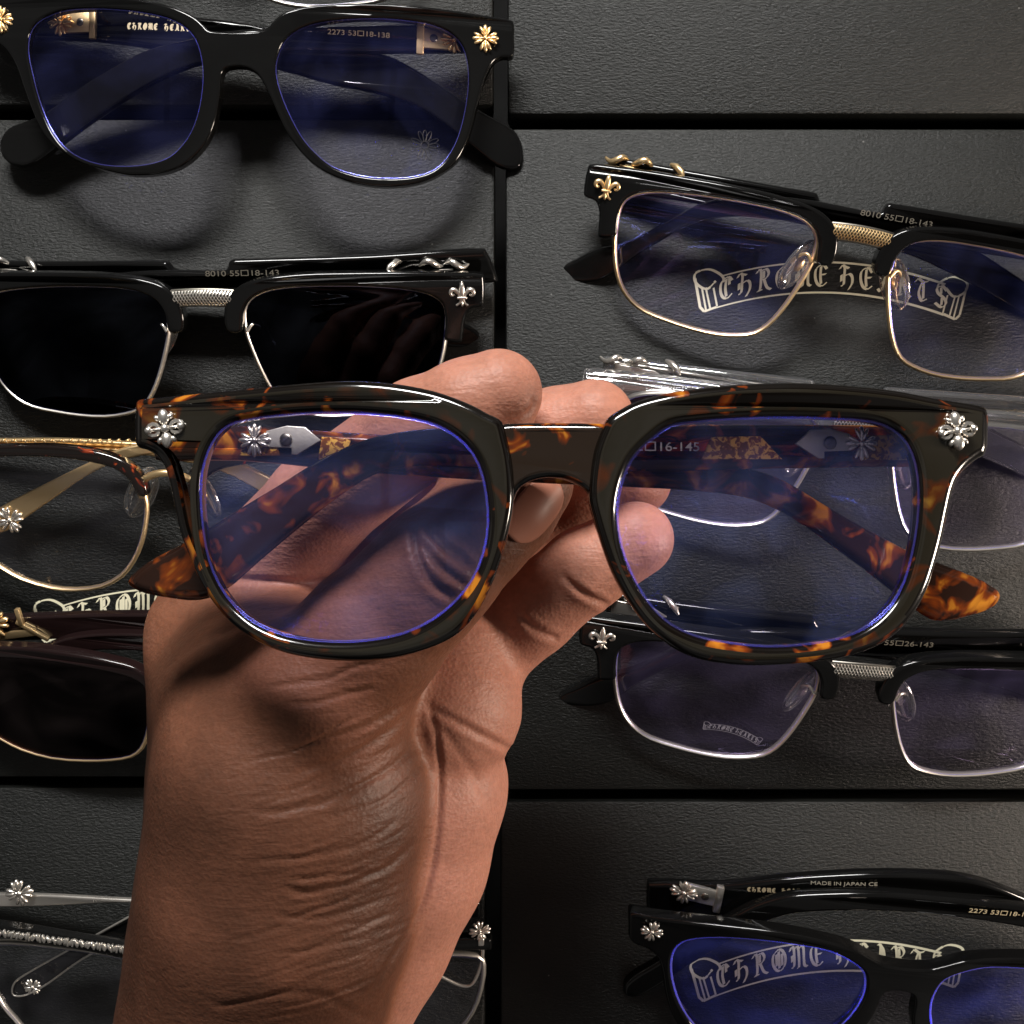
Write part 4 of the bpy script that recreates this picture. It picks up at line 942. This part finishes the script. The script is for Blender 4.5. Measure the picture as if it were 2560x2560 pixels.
def poly_dist(px, py, pts):
    best = np.full(len(px), 1e9); tt = np.zeros(len(px)); P_ = smooth_open(pts, 5); n = len(P_) - 1
    for i in range(n):
        ax, ay = P_[i]; bx, by = P_[i + 1]; dx, dy = bx - ax, by - ay; l2 = dx * dx + dy * dy + 1e-9
        t = np.clip(((px - ax) * dx + (py - ay) * dy) / l2, 0, 1)
        d = np.hypot(px - ax - t * dx, py - ay - t * dy); m = d < best; best[m] = d[m]; tt[m] = (i + t[m]) / n
    return best, tt
disp = np.zeros(len(V)); crease = np.zeros(len(V))
# only the outermost skin along a line of sight: the thumb folds must not mark the fingers below it
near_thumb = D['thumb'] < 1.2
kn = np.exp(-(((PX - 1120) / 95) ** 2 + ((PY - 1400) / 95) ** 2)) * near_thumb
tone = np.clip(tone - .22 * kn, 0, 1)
for i, (pts, dep, wd) in enumerate(FOLDS):
    if dep <= 0: continue
    wd = wd * .82; dep = dep * (.72 if i < 13 else 1)
    a = np.array(pts); m = face & (PX > a[:, 0].min() - 50) & (PX < a[:, 0].max() + 50) & (PY > a[:, 1].min() - 50) & (PY < a[:, 1].max() + 50)
    if i in (20, 21, 22, 23): m &= near_thumb
    if i in (17, 18, 19): m &= (D['pinky'] < 2)
    if i in (24,): m &= ~near_thumb
    ii = np.where(m)[0]
    if not len(ii): continue
    d, t = poly_dist(PX[ii], PY[ii], pts)
    fade = np.clip(np.minimum(t, 1 - t) * 6, 0, 1) ** .5
    g_ = np.exp(-(d / wd) ** 2); ridge = np.exp(-((d - wd * 2.4) / (wd * 1.3)) ** 2)
    disp[ii] += (-g_ * dep * .62 + ridge * dep * .2) * fade; crease[ii] = np.maximum(crease[ii], g_ * fade * min(1, dep))
V = V + NR * disp[:, None]
NR = vnormals(V, Q)
me = bpy.data.meshes.new('hand')
org = np.array(P(700, 2300, 60))
Vl = (V - org) * MM
me.from_pydata(Vl.tolist(), [], Q.tolist()); me.validate(); me.shade_smooth()
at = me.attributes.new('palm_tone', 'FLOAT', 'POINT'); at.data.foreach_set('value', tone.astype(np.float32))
at = me.attributes.new('fold_line', 'FLOAT', 'POINT'); at.data.foreach_set('value', crease.astype(np.float32))

def skin():
    m, nt, out = mat('skin')
    p = N(nt, 'ShaderNodeBsdfPrincipled'); L(nt, p.outputs[0], out.inputs[0])
    tc = N(nt, 'ShaderNodeTexCoord')
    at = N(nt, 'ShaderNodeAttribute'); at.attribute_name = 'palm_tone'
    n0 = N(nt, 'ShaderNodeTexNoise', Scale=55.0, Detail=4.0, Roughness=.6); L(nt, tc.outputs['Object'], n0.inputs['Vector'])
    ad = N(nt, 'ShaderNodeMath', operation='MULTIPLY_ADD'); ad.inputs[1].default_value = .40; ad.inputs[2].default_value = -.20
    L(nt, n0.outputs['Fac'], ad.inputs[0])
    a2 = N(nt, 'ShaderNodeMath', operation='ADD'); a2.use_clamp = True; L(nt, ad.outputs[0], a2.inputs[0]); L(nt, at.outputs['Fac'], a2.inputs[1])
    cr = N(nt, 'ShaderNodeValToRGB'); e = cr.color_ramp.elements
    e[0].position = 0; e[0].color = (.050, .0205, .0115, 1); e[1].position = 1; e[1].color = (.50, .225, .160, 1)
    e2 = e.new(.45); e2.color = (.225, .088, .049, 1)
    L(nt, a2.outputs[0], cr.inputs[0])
    fl = N(nt, 'ShaderNodeAttribute'); fl.attribute_name = 'fold_line'
    n4 = N(nt, 'ShaderNodeTexNoise', Scale=700.0, Detail=2.0); L(nt, tc.outputs['Object'], n4.inputs['Vector'])
    hs = N(nt, 'ShaderNodeMix'); hs.data_type = 'RGBA'; hs.blend_type = 'MULTIPLY'; hs.inputs[0].default_value = .35
    mr = N(nt, 'ShaderNodeMapRange'); mr.inputs['From Min'].default_value = .3; mr.inputs['From Max'].default_value = .7; mr.inputs['To Min'].default_value = .65; mr.inputs['To Max'].default_value = 1.15
    L(nt, n4.outputs['Fac'], mr.inputs['Value']); cc = N(nt, 'ShaderNodeCombineColor')
    for k in range(3): L(nt, mr.outputs[0], cc.inputs[k])
    L(nt, cr.outputs[0], hs.inputs[6]); L(nt, cc.outputs[0], hs.inputs[7]); L(nt, hs.outputs[2], p.inputs['Base Color'])
    # fine skin lines running across the wrist and thumb
    mp = N(nt, 'ShaderNodeMapping'); mp.inputs['Rotation'].default_value = (0, 0, math.radians(-24)); mp.inputs['Scale'].default_value = (.22, 1.25, 1.0)
    L(nt, tc.outputs['Object'], mp.inputs[0])
    n1 = N(nt, 'ShaderNodeTexNoise', Scale=520.0, Detail=4.0, Roughness=.6, Distortion=.5); L(nt, mp.outputs[0], n1.inputs['Vector'])
    vo = N(nt, 'ShaderNodeTexVoronoi', Scale=1300.0); L(nt, tc.outputs['Object'], vo.inputs['Vector'])
    n5 = N(nt, 'ShaderNodeTexNoise', Scale=40.0, Detail=1.0); L(nt, tc.outputs['Object'], n5.inputs['Vector'])
    b1 = N(nt, 'ShaderNodeBump', Strength=.35, Distance=.0006); L(nt, n1.outputs['Fac'], b1.inputs['Height'])
    b2 = N(nt, 'ShaderNodeBump', Strength=.22, Distance=.0003); L(nt, vo.outputs['Distance'], b2.inputs['Height']); L(nt, b1.outputs[0], b2.inputs['Normal'])
    L(nt, b2.outputs[0], p.inputs['Normal'])
    p.inputs['Roughness'].default_value = .50; p.inputs['Specular IOR Level'].default_value = .25
    p.inputs['Subsurface Weight'].default_value = .18; p.inputs['Subsurface Radius'].default_value = (1.0, .35, .18); p.inputs['Subsurface Scale'].default_value = .0025
    return m
M['skin'] = skin()
M['nail'] = principled('nail', (.46, .19, .125), .38, spec=.3)
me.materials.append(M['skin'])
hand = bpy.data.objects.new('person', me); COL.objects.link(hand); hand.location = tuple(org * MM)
tag(hand, 'bare left hand and wrist reaching up from below, pinching the tortoiseshell glasses', 'person')
# thumb nail: a curved plate lying on the skin of the thumb tip
def nail():
    from mathutils.bvhtree import BVHTree
    bv = BVHTree.FromPolygons(V.tolist(), Q.tolist())
    C = Vector((0, 0, CAM_H)); c0 = (1332, 1276); ax = (.62, -.785); sd = (.785, .62)
    bm = bmesh.new(); rows = []; nu, nv = 18, 12
    for i in range(nu + 1):
        u = i / nu * 2 - 1; w = (1 - abs(u) ** 2.6) ** .5 if abs(u) < 1 else 0.0
        w = max(w, .02); row = []
        for j in range(nv + 1):
            v = (j / nv * 2 - 1) * w
            px = c0[0] + ax[0] * u * 92 + sd[0] * v * 54; py = c0[1] + ax[1] * u * 92 + sd[1] * v * 54
            hit, nrm, _, _ = bv.ray_cast(C, (P(px, py, 0) - C).normalized())
            lift = .42 - .30 * (v * v)
            row.append(bm.verts.new(hit + nrm * lift - Vector(org)))
        rows.append(row)
    for i in range(nu):
        for j in range(nv): bm.faces.new((rows[i][j], rows[i][j + 1], rows[i + 1][j + 1], rows[i + 1][j]))
    for _ in range(2): bmesh.ops.smooth_vert(bm, verts=bm.verts, factor=.5, use_axis_x=True, use_axis_y=True, use_axis_z=True)
    bmesh.ops.recalc_face_normals(bm, faces=bm.faces)
    me_ = bpy.data.meshes.new('nail'); bm.to_mesh(me_); bm.free()
    o = link('thumb_nail', me_, M['nail'], hand, 80)
    sm = o.modifiers.new('thickness', 'SOLIDIFY'); sm.thickness = .0007; sm.offset = 0
nail()
